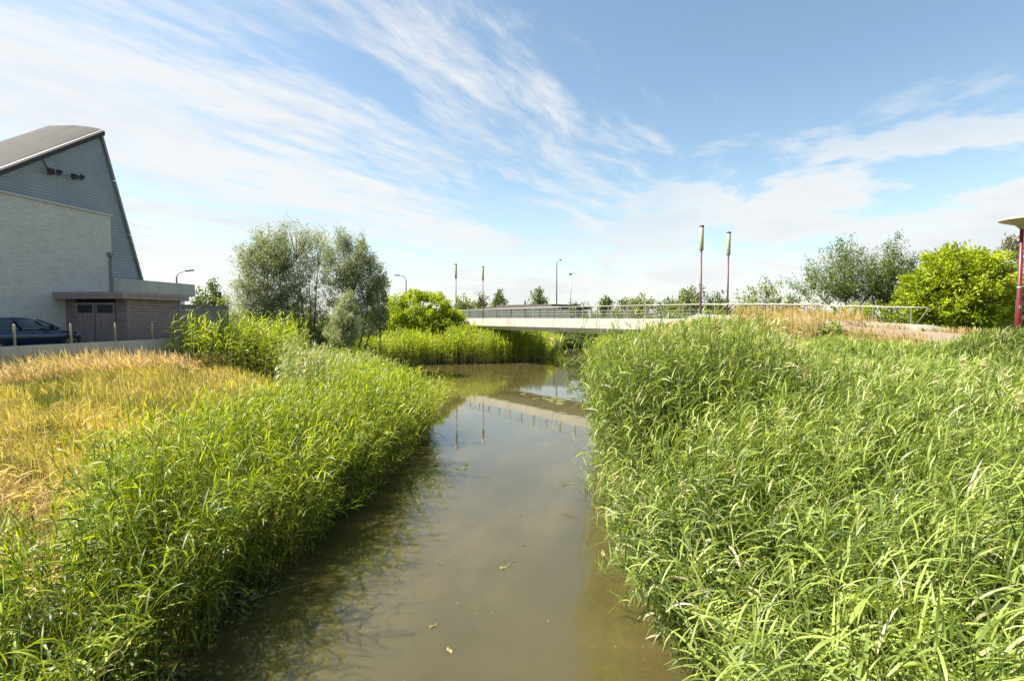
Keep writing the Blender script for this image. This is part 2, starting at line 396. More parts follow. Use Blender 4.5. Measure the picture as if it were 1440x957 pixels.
def axis(a, b, fine, fa, fb, grow=1.25):
    v = list(np.arange(fa, fb+1e-6, fine)); st = fine; q = fb
    while q < b: st *= grow; q += st; v.append(q)
    st = fine; q = fa; pre = []
    while q > a: st *= grow; q -= st; pre.append(q)
    return np.array(pre[::-1]+v)
gx = axis(-900, 900, .5, -24, 34); gy = axis(-120, 1500, .5, 0, 70)
X, Y = np.meshgrid(gx, gy, indexing='ij'); Z = ground(X, Y)
nx, ny = X.shape; idx = np.arange(nx*ny).reshape(nx, ny)
F = np.stack([idx[:-1, :-1], idx[1:, :-1], idx[1:, 1:], idx[:-1, 1:]], -1).reshape(-1, 4)
d_, left_ = bank(X, Y)
def dryness(x, y):
    d, left = bank(x, y)
    a = np.where(left & (x < -.50*y+1.2) & (d > 3.0) & (y < 27), 1.0, 0.0)
    n = vnoise(x, y, .5, 5)
    pd, _ = polydist(x, y, PATHR)
    b = np.where((~left) & (pd < 5.2) & (n > -.35), .85, 0)
    return np.maximum(np.clip(a*(.75+.4*n), 0, 1), b)
gme = np_mesh('ground', np.stack([X, Y, Z], -1).reshape(-1, 3), F, {'dry': dryness(X, Y)}, smooth=True)
tag(link('ground', gme, M['ground']), kind='structure')
wm = np_mesh('water', [(-16, -60, 0), (16, -60, 0), (16, 90, 0), (-16, 90, 0)], [(0, 1, 2, 3)])
tag(link('water', wm, M['water']), kind='structure')
def ribbon(name, pl, hw, m, lift=.015, step=.6):
    pts = []
    for (a, b) in zip(pl, pl[1:]):
        a, b = np.array(a), np.array(b); n = max(1, int(np.linalg.norm(b-a)/step))
        pts += [a+(b-a)*k/n for k in range(n)]
    pts.append(np.array(pl[-1])); pts = np.array(pts)
    for _ in range(6): pts[1:-1] = .5*pts[1:-1]+.25*(pts[:-2]+pts[2:])
    tg = np.gradient(pts[:, :2], axis=0); tg /= np.linalg.norm(tg, axis=1)[:, None]; nm = np.stack([-tg[:, 1], tg[:, 0]], -1)
    V = []; 
    for o in (-hw, 0, hw): V.append(np.column_stack([pts[:, :2]+nm*o, pts[:, 2]+lift+(.03 if o == 0 else 0)]))
    V = np.concatenate(V); n = len(pts); F = [(r*n+k, r*n+k+1, (r+1)*n+k+1, (r+1)*n+k) for r in range(2) for k in range(n-1)]
    return tag(link(name, np_mesh(name, V, F, smooth=True), m), kind='structure')
ribbon('path', PATHR, 2.3, M['path']); ribbon('path', PATHL, 2.3, M['path'])

# parking area behind the retaining wall
LOT = 3.65
def kx(y): return -17.6+.22*(y-17.6)
pv = MB(); pv.prism([(-60, -20, LOT), (kx(-20)-.06, -20, LOT), (kx(30)-.06, 30, LOT), (-60, 30, LOT)], (0, 0, -.3))
tag(pv.build('parking_pavement', M['asphalt']), kind='structure')
WT = 4.08
rw = MB()
ys = [-20, -8, 2, 8, 11, 14, 17, 20, 23, 25.2]
for a, b in zip(ys, ys[1:]):
    rw.bar((kx(a), a+.006, WT-.9), (kx(b), b-.006, WT-.9), .12, 1.8)
tag(rw.build('retaining_wall', M['concrete']), 'low grey concrete retaining wall along the edge of the car park', 'wall')
for i, (u, lab) in enumerate(((20, 'metal post on the concrete wall in front of the car cabin'), (99.5, 'metal post on the concrete wall at the front wheel of the car'),
                              (162, 'metal post on the concrete wall before the shed doors'), (214, 'metal post on the concrete wall before the shed side wall'))):
    q = (u-720)/720; D = (-17.6-.22*17.6)/(q-.22)
    pm = MB(); pm.tube([(0, 0, 0), (0, 0, .74), (0, 0, .765)], [.038, .038, .025], 10); pm.lathe((0, 0, 0), [(.075, 0), (.075, .012)], 12)
    o = pm.build('fence_post', M['lantern']); o.location = (kx(D), D, WT)
    tag(o, lab, 'post', 'metal posts along the retaining wall')

# ------------------------------------------------------------------ the hall
HALL_RZ = -math.atan(.124)
hall = empty('sports_hall', (-21.2, 24.4, LOT), HALL_RZ)
tag(hall, 'large hall with white brick wall, grey corrugated gable and sloping roof', 'building')
def zl(z): return z-LOT
wb = MB(); wb.box((-6, (-14+2.52)/2, zl(10.32)/2), (12, 16.52, zl(10.32))); wb.build('brick_wall', M['brick'], hall)
cp = MB(); cp.box((-.1, (-14+2.56)/2, zl(10.32)+.05), (.34, 16.64, .10)); cp.build('coping', M['trim'], hall)
RIDGE = [(0, 14.56), (-.35, 14.70), (-.9, 14.82), (-1.8, 14.94), (-3.27, 14.98), (-4.6, 14.66), (-6.3, 14.27), (-12, 12.9), (-20, 11.0)]
def yedge(z): return 2.32+(14.56-z)*(4.53-2.32)/(14.56-7.3)
def yroof(z): return 2.32-(14.56-z)/.681
gp = [(-.27, yroof(4.2), zl(4.2)), (-.27, 2.32, zl(14.56)), (-.27, yedge(3.66), zl(3.66)), (-.27, yroof(4.2), zl(3.66))]
cm = MB(); cm.prism(gp, (-.25, 0, 0)); cm.build('cladding', M['clad'], hall)
lm = MB()                                              # the leaning end wall, going back from the gable
lm.loft([[(x-.53, yedge(z)-.03, zl(z)-.22), (x-.53, yedge(3.66), 0.01), (x-.53, yedge(3.66)-.2, 0.01), (x-.53, yedge(z)-.2, zl(z)-.34)] for x, z in RIDGE], smooth=False)
lm.build('end_wall', M['clad'], hall)
rf = MB()
rings = []
for x, z in RIDGE:
    yb = yroof(4.2); 
    r_ = []
    for k in range(9):
        f = k/8; yy = yb+(2.36-yb)*f; bul = (z-14.56)*f
        r_.append((x+.02, yy, zl(4.2)+(14.56-4.2)*f+bul+.06))
    r_ += [(p[0], p[1], p[2]-.22) for p in r_[::-1]]
    rings.append(r_)
rf.loft(rings, smooth=False); rf.build('roof', M['roofing'], hall)
tm = MB(); tm.bar((-.17, yroof(4.2), zl(4.2)), (-.17, 2.36, zl(14.60)), .16, .15); tm.build('roof_edge_trim', M['trim'], hall)
tm = MB()
for a, b in ((14.5, 12.3), (12.28, 9.6), (9.58, 7.16)):
    tm.bar((-.30, yedge(a)+.03, zl(a)), (-.30, yedge(b)+.03, zl(b)), .26, .12, up=(0, 1, 0))
tm.build('corner_trim', M['edging'], hall)
cb = MB()
for a, b in ((2.56, 5.46), (5.475, 8.35)): cb.box((-2, (a+b)/2, zl(6.77)), (4.0, b-a, .76))
cb.build('concrete_parapet', M['concrete'], hall)
vb = MB(); vb.box((-2.2, 5.3, zl(6.39)/2), (3.6, 5.3, zl(6.39)-.01)); vb.build('porch_wall', M['white'], hall)
dp = MB(); dp.tube([(.07, 2.38, .0), (.07, 2.38, 4.62)], .05, 8); dp.box((.09, 2.38, 4.70), (.16, .26, .18)); dp.build('downpipe', M['edging'], hall)
for (u, v, D) in ((78, 243, 24.1), (110, 250, 25.2)):
    p = P(u, v, D); loc = hall.matrix_basis.inverted() @ p if False else Matrix.Rotation(-HALL_RZ, 4, 'Z') @ (p-Vector(hall.location))
    fl = MB(); x0 = -.27; y0, z0 = loc.y, loc.z
    fl.bar((x0, y0, z0-.05), (x0+.25, y0, z0-.05), .05, .05)
    fl.bar((x0+.25, y0-.26, z0-.05), (x0+.25, y0+.26, z0-.05), .05, .05)
    f = fl.build('floodlight', M['darkmetal'], hall)
    for s_ in (-1, 1):
        h = MB(); rot = Matrix.Rotation(s_*R(25), 3, 'Z') @ Matrix.Rotation(R(28), 3, 'Y')
        h.box((x0+.30, y0+s_*.19, z0+.06+.03*s_), (.15, .25, .21), rot=rot, bev=.02); h.build('lamp_head', M['darkmetal'], f)
cbm = MB(); q0 = Matrix.Rotation(-HALL_RZ, 4, 'Z') @ (P(62, 222, 23.8)-Vector(hall.location)); q1 = Matrix.Rotation(-HALL_RZ, 4, 'Z') @ (P(78, 243, 24.1)-Vector(hall.location))
cbm.tube([(-.25, q0.y, q0.z), (-.24, q1.y, q1.z)], .018, 5); cbm.build('cable', M['cable'], hall)

# ------------------------------------------------------------------ timber shed
shed = empty('garden_shed', (-18.0, 24.0, LOT), HALL_RZ)
tag(shed, 'brown timber shed with double doors and flat overhanging roof beside the hall', 'shed')
SHZ = 2.28; SW, SD = 3.22, 3.18                          # front runs along -x, side along +y
sh = MB(); sh.box((-SW/2, SD/2, SHZ/2), (SW-.08, SD-.08, SHZ)); sh.build('inner_wall', M['gap'], shed)
nb = 16
for cx, cy, wx, wy in ((-.02, SD/2, .05, SD-.16), (-SW/2, SD-.02, SW-.16, .05), (-.36, .02, .46, .05), (-2.93, .02, .42, .05)):
    bd = MB()
    for k in range(nb): bd.box((cx, cy, (k+.5)*SHZ/nb), (wx, wy, SHZ/nb-.014))
    bd.build('weatherboard', M['timber'], shed)
for x, y in ((-.03, .03), (-.03, SD-.03), (-SW+.03, .03)):
    pc = MB(); pc.box((x, y, SHZ/2), (.14, .14, SHZ)); pc.build('corner_post', M['timber'], shed)
for x0, x1 in ((-1.66, -.62), (-2.70, -1.69)):
    dm = MB(); W_ = x1-x0; dm.box(((x0+x1)/2, .0, 1.07), (W_-.03, .05, 2.12))
    for k in range(9):
        xx = x0+.10+(k+.5)*(W_-.2)/9; dm.box((xx, -.032, .80), ((W_-.2)/9-.012, .02, 1.48))
    for xx in (x0+.055, x1-.055): dm.box((xx, -.034, 1.07), (.075, .024, 2.10))
    for zz2 in (.05, 1.57, 2.09): dm.box(((x0+x1)/2, -.033, zz2), (W_-.16, .022, .07))
    d = dm.build('door', M['timber_light'], shed)
    gl = MB(); gl.box(((x0+x1)/2, -.03, 1.83), (W_-.24, .02, .38)); gl.build('window', M['windowglass'], d)
    hd = MB(); hx = x0+.1 if x0 > -1.7 else x1-.1
    hd.tube([(hx, -.045, 1.02), (hx, -.09, 1.02), (hx-.09, -.09, 1.02)], .011, 6); hd.box((hx, -.05, 1.02), (.035, .012, .16)); hd.build('handle', M['steel'], d)
ro = MB(); ro.box((-SW/2+.0, SD/2-.15, SHZ+.16), (SW+.55, SD+.85, .06)); ro.build('roof', M['darkroof'], shed)
fs = MB(); x0, x1, y0, y1 = -SW-.02, .30, -.58, SD+.30
for (a, b) in (((x0, y0), (x1, y0)), ((x1, y0), (x1, y1)), ((x0, y1), (x1, y1))):
    for zo, hh, pr in ((.08, .15, 0), (.245, .16, .018)):
        a3 = Vector((*a, SHZ+zo)); b3 = Vector((*b, SHZ+zo)); fs.bar(a3, b3, .05+pr*2, hh)
fs.build('fascia', M['timber_light'], shed)
# grey board wall beyond the shed
gw = MB(); a = P(252, 429, 28.6); b = P(321, 431.5, 33.0)
for k in range(9):
    z = 3.4+k*(a.z-3.4)/9+.13
    gw.bar((a.x, a.y, z), (b.x, b.y, z), .06, (a.z-3.4)/9-.012)
gw.bar((a.x, a.y, a.z+.02), (b.x, b.y, a.z+.02), .14, .05)
tag(gw.build('garden_wall', M['greyboard']), 'plain grey brown boundary wall right of the timber shed', 'wall')
# wire gate further back
gt = empty('metal_gate', P(330, 452, 46)); gt.location.z = 3.3
tag(gt, 'thin pale wire gate with tall posts left of the willows', 'gate')
for x in (-.9, 1.6):
    g_ = MB(); g_.tube([(x, 0, 0), (x, 0, 2.6)], .05, 6); g_.build('gate_post', M['steel'], gt)
g_ = MB()
for z in (.3, 1.1, 2.0): g_.tube([(-.9, 0, z), (1.6, 0, z)], .03, 5)
for k in range(9): g_.tube([(-.9+k*.31, 0, .3), (-.9+k*.31, 0, 2.0)], .012, 4)
g_.build('gate_panel', M['steel'], gt)

# ------------------------------------------------------------------ parked car
def make_car():
    car = empty('parked_car', (-19.86, 20.35, LOT), HALL_RZ+math.pi/2)
    tag(car, 'dark blue black car parked beside the white brick wall', 'car')
    # sections: x, half width, sill z, shoulder z, bonnet/deck z
    S = [(-2.42, .62, .45, .62, .70), (-2.36, .78, .34, .70, .92), (-2.1, .88, .26, .76, 1.02), (-1.5, .925, .22, .80, 1.03), (-.6, .935, .20, .80, .98),
         (.3, .935, .20, .78, .96), (.9, .93, .20, .76, .955), (1.4, .92, .22, .74, .91), (1.8, .88, .26, .70, .85), (2.1, .78, .30, .64, .77), (2.27, .62, .36, .57, .66), (2.33, .5, .42, .52, .56)]
    b = MB(); rings = []
    for x, hw, zs, zsh, zt in S:
        prof = [(hw*.80, zs), (hw*.97, zs+.10), (hw, zsh-.12), (hw*.985, zsh), (hw*.93, (zsh+zt)/2+.02), (hw*.78, zt-.02), (hw*.4, zt), (0, zt+.008)]
        pts = [(x, -y, z) for y, z in prof]+[(x, y, z) for y, z in prof[-2::-1]]
        rings.append(pts)
    b.loft(rings); body = b.build('body', M['carpaint'], car)
    g = MB(); rings = []
    G = [(-2.0, .66, .60, 1.03), (-1.45, .74, .60, 1.27), (-.8, .78, .60, 1.40), (-.2, .78, .60, 1.42), (.3, .77, .60, 1.36), (.75, .74, .62, 1.18), (1.15, .70, .68, .98)]
    for x, hw, tw, zt in G:
        prof = [(hw+.05, .92), (hw+.03, 1.0), (hw-(hw-tw)*(zt-1.0)/.42*.9, max(1.0, zt-.05)), (tw*.85*(.8+.2*(zt > 1.2)), zt), (0, zt+.015)]
        rings.append([(x, -y, z) for y, z in prof]+[(x, y, z) for y, z in prof[-2::-1]])
    g.loft(rings); g.build('window', M['carglass'], car)
    r = MB(); rings = []
    for x, tw, zt in ((-1.75, .60, 1.17), (-1.3, .60, 1.325), (-.8, .60, 1.412), (-.2, .60, 1.432), (.25, .59, 1.385), (.42, .58, 1.335)):
        rings.append([(x, -tw-.03, zt-.055), (x, -tw*.85, zt+.01), (x, 0, zt+.025), (x, tw*.85, zt+.01), (x, tw+.03, zt-.055), (x, 0, zt-.06)])
    r.loft(rings); r.build('roof', M['carpaint'], car)
    for s in (-1, 1):
        p = MB(); p.tube([(1.20, s*.78, .96), (.75, s*.745, 1.19), (.42, s*.63, 1.345)], .035, 6); p.build('pillar', M['carpaint'], car)
        p = MB(); p.tube([(-.35, s*.86, .95), (-.42, s*.67, 1.40)], .035, 6)
        p.build('pillar', M['carpaint'], car)
        m = MB(); m.box((.72, s*1.02, 1.02), (.14, .22, .15), bev=.04); m.bar((.76, s*.86, .97), (.74, s*1.0, 1.0), .05, .04); m.build('wing_mirror', M['carpaint'], car)
        hl = MB(); hl.box((2.02, s*.73, .70), (.34, .16, .10), rz=-s*R(28), bev=.03); hl.build('headlight', M['headlamp'], car)
        d = MB(); d.box((.05, s*.937, .84), (.2, .03, .035), bev=.01); d.build('door_handle', M['carpaint'], car)
        for x in (1.50, -1.42):
            a = MB(); a.tube([(x, s*.95-s*.26, .33), (x, s*.945, .33)], .40, 20); a.build('wheel_arch', M['gap'], car)
            wh = empty('wheel', (x, s*.83, .33), 0, car)
            ty = MB(); ty.tube([(0, -.11, 0), (0, -.09, 0), (0, .09, 0), (0, .135, 0)], [.30, .33, .33, .30] if s > 0 else [.30, .33, .33, .30], 24); ty.build('tyre', M['rubber'], wh)
            ri = MB()
            ri.tube([(0, s*.10, 0), (0, s*.142, 0)], .07, 10)
            for k in range(5):
                t = 2*math.pi*k/5; ri.bar((0, s*.14, 0), (.22*math.cos(t), s*.14, .22*math.sin(t)), .05, .05, up=(0, 1, 0))
            n = 20
            for k in range(n):
                t, t2 = 2*math.pi*k/n, 2*math.pi*(k+1)/n
                ri.bar((.225*math.cos(t), s*.14, .225*math.sin(t)), (.225*math.cos(t2), s*.14, .225*math.sin(t2)), .03, .03, up=(0, 1, 0))
            ri.build('rim', M['rim'], wh)
    return car
make_car()

# ------------------------------------------------------------------ the footbridge
BRZ = math.atan2(-.791, .611)
br = empty('footbridge', (-7.1, 64.6, 0), BRZ)           # local x along the deck, local y = towards the far side
tag(br, 'white concrete footbridge with steel railings over the water', 'bridge')
S0, S1 = 1.0, 34.0
DK = 4.95
dk = MB(); dk.box(((S0+S1)/2, 2.2, DK-.12), (S1-S0, 4.3, .20)); dk.build('deck', M['pale_concrete'], br)
for sgn, yy in ((-1, -.32), (1, 4.72)):
    fp = MB(); n = 17; L = (S1-S0+1.5)/n
    for k in range(n):
        a, b_ = S0-.75+k*L+.014, S0-.75+(k+1)*L-.014
        yo = yy; yi = yy-sgn*.34
        # upright panel with slightly sloping face
        poly = [(a, yi, DK+.02), (a, yo-sgn*.05, DK+.02), (a, yo+sgn*.02, DK-.86), (a, yi, DK-.86)]
        fp.prism(poly, (b_-a, 0, 0))
    fp.build('edge_panel', M['pale_concrete'], br)
sf = MB(); sf.prism([(S0-.7, -.14, DK-.865), (S0-.7, .75, DK-1.32), (S0-.7, 3.65, DK-1.32), (S0-.7, 4.54, DK-.865), (S0-.7, 4.3, DK-.24), (S0-.7, .1, DK-.24)], (S1-S0+1.4, 0, 0))
sf.build('beam', M['soffit'], br)
for sx, dirx in ((4.6, 1), (29.0, -1)):
    ab = MB(); ab.prism([(sx, .25, DK-1.32), (sx+dirx*1.5, .25, DK-1.32), (sx+dirx*2.0, .25, .8), (sx-dirx*1.6, .25, .8)], (0, 3.9, 0))
    ab.build('abutment', M['soffit'], br)
def railing(y, s0, s1, zf, tf, end_hook, npost):
    ra = empty('railing', (0, 0, 0), 0, br)
    ss = np.linspace(s0, s1, npost)
    for s in ss:
        z = zf(s); p = MB(); p.box((s, y, (z+tf(s))/2), (.045, .11, tf(s)-z)); p.box((s, y, z+.012), (.16, .18, .022))
        p.build('post', M['steel'], ra)
    h = MB(); pts = [(s, y, tf(s)) for s in np.linspace(s0-.15, s1, 40)]
    if end_hook: pts += [(s1+.75, y, tf(s1)-.01), (s1+.85, y, tf(s1)-.06), (s1+.30, y, zf(s1)+.05)]
    h.tube(pts, .040, 8); h.build('handrail', M['steel'], ra)
    wr = MB()
    for dz_ in (.20, .45, .72): wr.tube([(s, y, zf(s)+dz_) for s in np.linspace(s0, min(s1, 32.5), 12)], .013, 5)
    wr.build('rail', M['steel'], ra)
zfn = lambda s: np.interp(s, [-6, 32, 33, 36, 44], [DK, DK, DK+.36, DK+.34, DK+.14])
zff = lambda s: np.interp(s, [-6, 36, 38, 48.0, 50], [DK, DK, DK+.03, DK-.42, DK-.5])
tfn = lambda s: np.interp(s, [-6, 2, 12, 20, 36, 41.4], [5.72, 5.83, 5.99, 6.05, 6.02, 5.86])
tff = lambda s: np.interp(s, [-8, 0, 12, 30, 38, 45.6], [6.02, 6.15, 6.2, 6.13, 5.98, 5.68])
railing(-.12, -4.5, 41.4, zfn, tfn, True, 24)
railing(4.52, -8, 45.6, zff, tff, True, 28)
# low concrete parapets at the right-hand end
pp = MB(); pp.prism([(33.0, 0, DK-1.0), (33.0, 0, DK-.05), (34.1, 0, DK+.36), (42.3, 0, DK+.12), (42.3, 0, DK-1.0)], (0, .28, 0))
for v in pp.bm.verts: v.co.y -= .36
pp.build('near_parapet', M['pale_concrete'], br)
pp = MB(); pp.prism([(35.0, 4.38, DK-1.2), (35.0, 4.38, DK+.0), (38, 4.38, DK+.14), (46.6, 4.38, DK-.34), (47.4, 4.38, DK-.55), (47.4, 4.38, DK-1.2)], (0, .34, 0))
pp.build('far_parapet', M['pale_concrete'], br)

# ------------------------------------------------------------------ lamps
def bridge_lamp(loc, h, label):
    l = empty('bridge_lamp', loc); tag(l, label, 'lamp post', 'slim lamp posts at the bridge ends')
    hh = 1.72
    p = MB(); p.tube([(0, 0, 0), (0, 0, 1.2), (0, 0, h-hh)], [.085, .075, .06], 10); p.lathe((0, 0, 0), [(.16, 0), (.16, .03)], 12); p.build('pole', M['maroon'], l)
    c = MB(); c.lathe((0, 0, h-hh), [(.07, -.12), (.13, 0), (.145, .02), (.145, hh-.14), (.12, hh-.12)], 14); c.build('lantern', M['lantern'], l)
    t = MB(); t.lathe((0, 0, h-.12), [(.15, 0), (.16, .02), (.16, .10), (.12, .13)], 14); t.build('cap', M['darkmetal'], l)
    b = MB(); b.lathe((0, 0, h-hh-.05), [(.155, 0), (.155, .05)], 14); b.build('collar', M['darkmetal'], l)
TOPZ = 5.1+6.62
for (u, vtop, D, zb, lab) in ((641, 371, 64.6, 4.5, 'slim maroon lamp post left in the pair at the far bridge end'), (679, 374.5, 67.5, 4.9, 'slim maroon lamp post standing right in the pair at the far bridge end'),
                          (987, 317, 37.4, 4.3, 'tall maroon lamp post left in the pair at the near bridge end'), (1025, 326, 40.3, 4.6, 'tall maroon lamp post right in the pair at the near bridge end')):
    p = P(u, vtop, D); bridge_lamp((p.x, p.y, zb), p.z-zb, lab)
# red path lamp
p = P(1438, 306, 16.2)
pl_ = empty('path_lamp', (p.x, p.y, 3.9)); tag(pl_, 'red path lamp with wide dish shade at the right edge', 'lamp post')
H = p.z-3.9
m = MB(); m.tube([(0, 0, -.3), (0, 0, 1.7), (0, 0, 1.75), (0, 0, H-.22)], [.080, .078, .060, .052], 12); m.build('pole', M['redpaint'], pl_)
m = MB(); m.lathe((0, 0, H-.30), [(.05, -.06), (.10, .0), (.16, .07), (.50, .19), (.57, .225), (.55, .25), (.30, .32), (.0001, .345)], 28); m.build('lamp_shade', M['lantern'], pl_)
m = MB(); m.box((-.02, -.077, 1.52), (.07, .012, .10)); m.build('sticker', M['trim'], pl_)
m = MB(); m.lathe((0, 0, 2.10), [(.061, 0), (.061, .05)], 12); m.build('collar', M['trim'], pl_)
def street_lamp(u, vtop, D, arm, label, post_top=False):
    p = P(u, vtop, D); zb = 3.4; l = empty('street_lamp', (p.x, p.y, zb)); tag(l, label, 'street lamp', 'tall grey street lamps in the distance')
    h = p.z-zb; s = 1 if arm >= 0 else -1; A = abs(arm)
    m = MB(); r = .11
    if post_top: m.tube([(0, 0, 0), (0, 0, h-.1)], [r*1.2, r*.8], 8)
    else: m.tube([(0, 0, 0), (0, 0, h-A*.45), (s*A*.12, 0, h-A*.2), (s*A*.45, 0, h-.08), (s*A*.75, 0, h)], [r*1.2, r*.8, r*.7, r*.6, r*.6], 8)
    m.build('pole', M['bluesteel'], l)
    k = MB()
    if post_top: k.box((0, 0, h), (.75, .4, .22), bev=.06)
    else: k.box((s*A*.9, 0, h), (A*.6, .32, .16), rot=Matrix.Rotation(-s*R(6), 3, 'Y'), bev=.05)
    k.build('lamp_head', M['edging'], l)
street_lamp(248, 380.5, 60, 1.7, 'grey street lamp rising behind the concrete parapet of the hall')
street_lamp(571, 387, 85, -1.6, 'grey street lamp with bent arm behind the bright green bush')
street_lamp(783, 365.5, 92, .8, 'taller straight street lamp behind the middle of the bridge')
street_lamp(802.5, 385, 105, 0, 'shorter street lamp behind the bridge middle, with flat head on top', True)
# sign seen from the back
p = P(1428, 396, 34)
sg = empty('road_sign', (p.x, p.y, 3.8)); tag(sg, 'grey back of a road sign behind the red path lamp', 'sign')
m = MB(); m.tube([(0, -.03, 0), (0, -.03, p.z-3.8+.6)], .04, 8); m.build('post', M['steel'], sg)
m = MB(); m.prism([(-.6, 0, p.z-3.8-.25), (-.42, 0, p.z-3.8-.42), (.7, 0, p.z-3.8-.42), (.7, 0, p.z-3.8+.42), (-.42, 0, p.z-3.8+.42), (-.6, 0, p.z-3.8+.25)], (0, .04, 0)); m.build('sign_plate', M['signback'], sg)

# ------------------------------------------------------------------ low building and fence beyond the bridge
a = P(655, 432, 112); b = P(792, 431, 95)
bl = empty('low_building', (a.x, a.y, 3.4), math.atan2(b.y-a.y, b.x-a.x)); tag(bl, 'long low building with thin dark flat roof beyond the bridge', 'building')
L = math.hypot(b.x-a.x, b.y-a.y)
m = MB(); m.box((L/2, 5, 1.5), (L-1.2, 9, 3.0)); m.build('wall', M['farglass'], bl)
m = MB(); m.box((L/2-.3, 4.6, 3.45), (L, 11, .62)); m.box((L*.62, 4.6, 3.96), (L*.55, 9, .35)); m.build('roof', M['darkroof'], bl)
m = MB(); m.tube([(L*.52, 4, 4.0), (L*.52, 4, 5.1)], .18, 8); m.build('chimney', M['darkroof'], bl)
fz = 3.6
A_, B_ = P(640, 440, 88), P(800, 440, 84)
fe = empty('panel_fence', (A_.x, A_.y, fz), math.atan2(B_.y-A_.y, B_.x-A_.x)); tag(fe, 'translucent grey green panel fence behind the footbridge', 'fence')
L = math.hypot(B_.x-A_.x, B_.y-A_.y); n = 8
pm = MB()
for k in range(n): pm.box(((k+.5)*L/n, 0, 1.5), (L/n-.16, .05, 2.5))
pm.build('panel', M['farglass'], fe)
for k in range(n+1):
    q = MB(); q.box((k*L/n, 0, 1.45), (.14, .12, 2.9)); q.build('post', M['greyboard'], fe)


# ------------------------------------------------------------------ foliage builders
def unit(v): return v/np.maximum(np.linalg.norm(v, axis=-1, keepdims=True), 1e-9)
def leaf_cloud(Pc, dirs, length, width, r, droop=0.0, face=None):
    """rhombic leaves: positions Pc (n,3), main directions (n,3)"""
    n = len(Pc); d = unit(dirs + np.array([0, 0, -droop]))
    side = unit(np.cross(d, r.normal(size=(n, 3)) if face is None else face+r.normal(size=(n, 3))*.55)); nrm = np.cross(d, side)
    L = length*(r.uniform(.65, 1.3, (n, 1))); W = width*(r.uniform(.7, 1.25, (n, 1)))
    a = Pc; b = Pc+d*L*.45+side*W*.5+nrm*W*.12; c = Pc+d*L-nrm*W*.15; e = Pc+d*L*.45-side*W*.5+nrm*W*.12
    V = np.stack([a, b, c, e], 1).reshape(-1, 3); F = np.arange(4*n).reshape(n, 4)
    return V, F
def make_tree(name, label, cat, loc, lobes, stems, leafm, n_clump, n_leaf, length, width, crad, droop=.2, seed=1, group=None, up=.3, spike=0.0, thin=.035, z0=None, tintbias=0.0, rmin=.55, trunk_r=.12):
    """lobes: (cx,cy,cz,rx,ry,rz,weight); stems: lists of 3-D points from the ground up; all in local metres"""
    r = np.random.default_rng(seed)
    root = empty(name, loc); tag(root, label, cat, group)
    lob = np.array([l[:6] for l in lobes], float); wt = np.array([l[6] if len(l) > 6 else 1 for l in lobes], float)
    wt = wt*lob[:, 3]*lob[:, 5]; wt /= wt.sum()
    k = r.choice(len(lob), n_clump, p=wt)
    dv = unit(r.normal(size=(n_clump, 3))); rad = r.uniform(rmin**3, 1.0, n_clump)**(1/3)
    rad = rad*(1+.16*np.sin(dv[:, 0]*5+seed)*np.cos(dv[:, 2]*6+seed*2))
    C = lob[k, :3]+dv*rad[:, None]*lob[k, 3:6]
    C[:, 2] = np.maximum(C[:, 2], .15)
    out = unit(C-lob[k, :3]*np.array([1, 1, .8])+r.normal(size=C.shape)*.25+np.array([0, 0, up]))
    # leaves along a short twig from each clump centre
    m = n_leaf; t = r.uniform(-.6, 1.0, (n_clump, m, 1))
    cs = crad*r.uniform(.55, 1.4, (n_clump, 1, 1))
    tw = out[:, None, :]*t*cs*(1+spike)+r.normal(size=(n_clump, m, 3))*cs*np.array([.42, .42, .36])*(1-.45*np.clip(t, 0, 1))
    tw[..., 2] -= droop*.35*cs[..., 0]*np.abs(t[..., 0])
    Pl = (C[:, None, :]+tw).reshape(-1, 3)
    dd = (out[:, None, :]*.7+unit(r.normal(size=(n_clump, m, 3)))*.8).reshape(-1, 3)
    Pl[:, 2] = np.maximum(Pl[:, 2], .06)
    V, F = leaf_cloud(Pl, dd, length, width, r, droop, np.repeat(unit(out+np.array([0, 0, .5])), m, 0))
    ct = r.normal(.45, .22, n_clump); ti = np.clip(np.repeat(ct, m)+r.normal(0, .17, n_clump*m)+tintbias, 0, 1)
    dr = (r.random(n_clump*m) < .015)*.6
    me = np_mesh('crown', V, F, {'tint': np.repeat(ti, 4), 'dry': np.repeat(dr, 4)})
    link('crown', me, leafm, root)
    tk = MB()
    ends = []
    for st in stems:
        pts = [np.array(p, float) for p in st]
        nn = len(pts); tk.tube(pts, [trunk_r*(1-.8*i/(nn-1)) for i in range(nn)], 7)
        for a, b in zip(pts[max(0, nn//3-1):], pts[max(1, nn//3):]):
            for f in np.linspace(0, 1, 5): ends.append(a+(b-a)*f)
    ends = np.array(ends)
    for c in C[r.permutation(n_clump)[:min(n_clump, 90)]]:
        cand = np.where(ends[:, 2] < c[2]+.1)[0]
        if len(cand) == 0: cand = np.arange(len(ends))
        e = ends[cand[np.argmin(np.linalg.norm(ends[cand]-c-np.array([0, 0, -.3]), axis=1))]]
        mid = (e+c)/2+np.array([0, 0, .12*np.linalg.norm(c-e)])+r.normal(size=3)*.05
        tk.tube([e, mid, c], [thin, thin*.7, thin*.3], 4, cap=False)
    tk.build('trunk', M['bark'], root)
    return root
def gz(x, y): return float(ground(np.array([x]), np.array([y]))[0])
def at(u, D, dz=-.1):
    x = (u-720)/720*D; return (x, D, gz(x, D)+dz)
def px2(u0, u1, D): return (u1-u0)/720*D

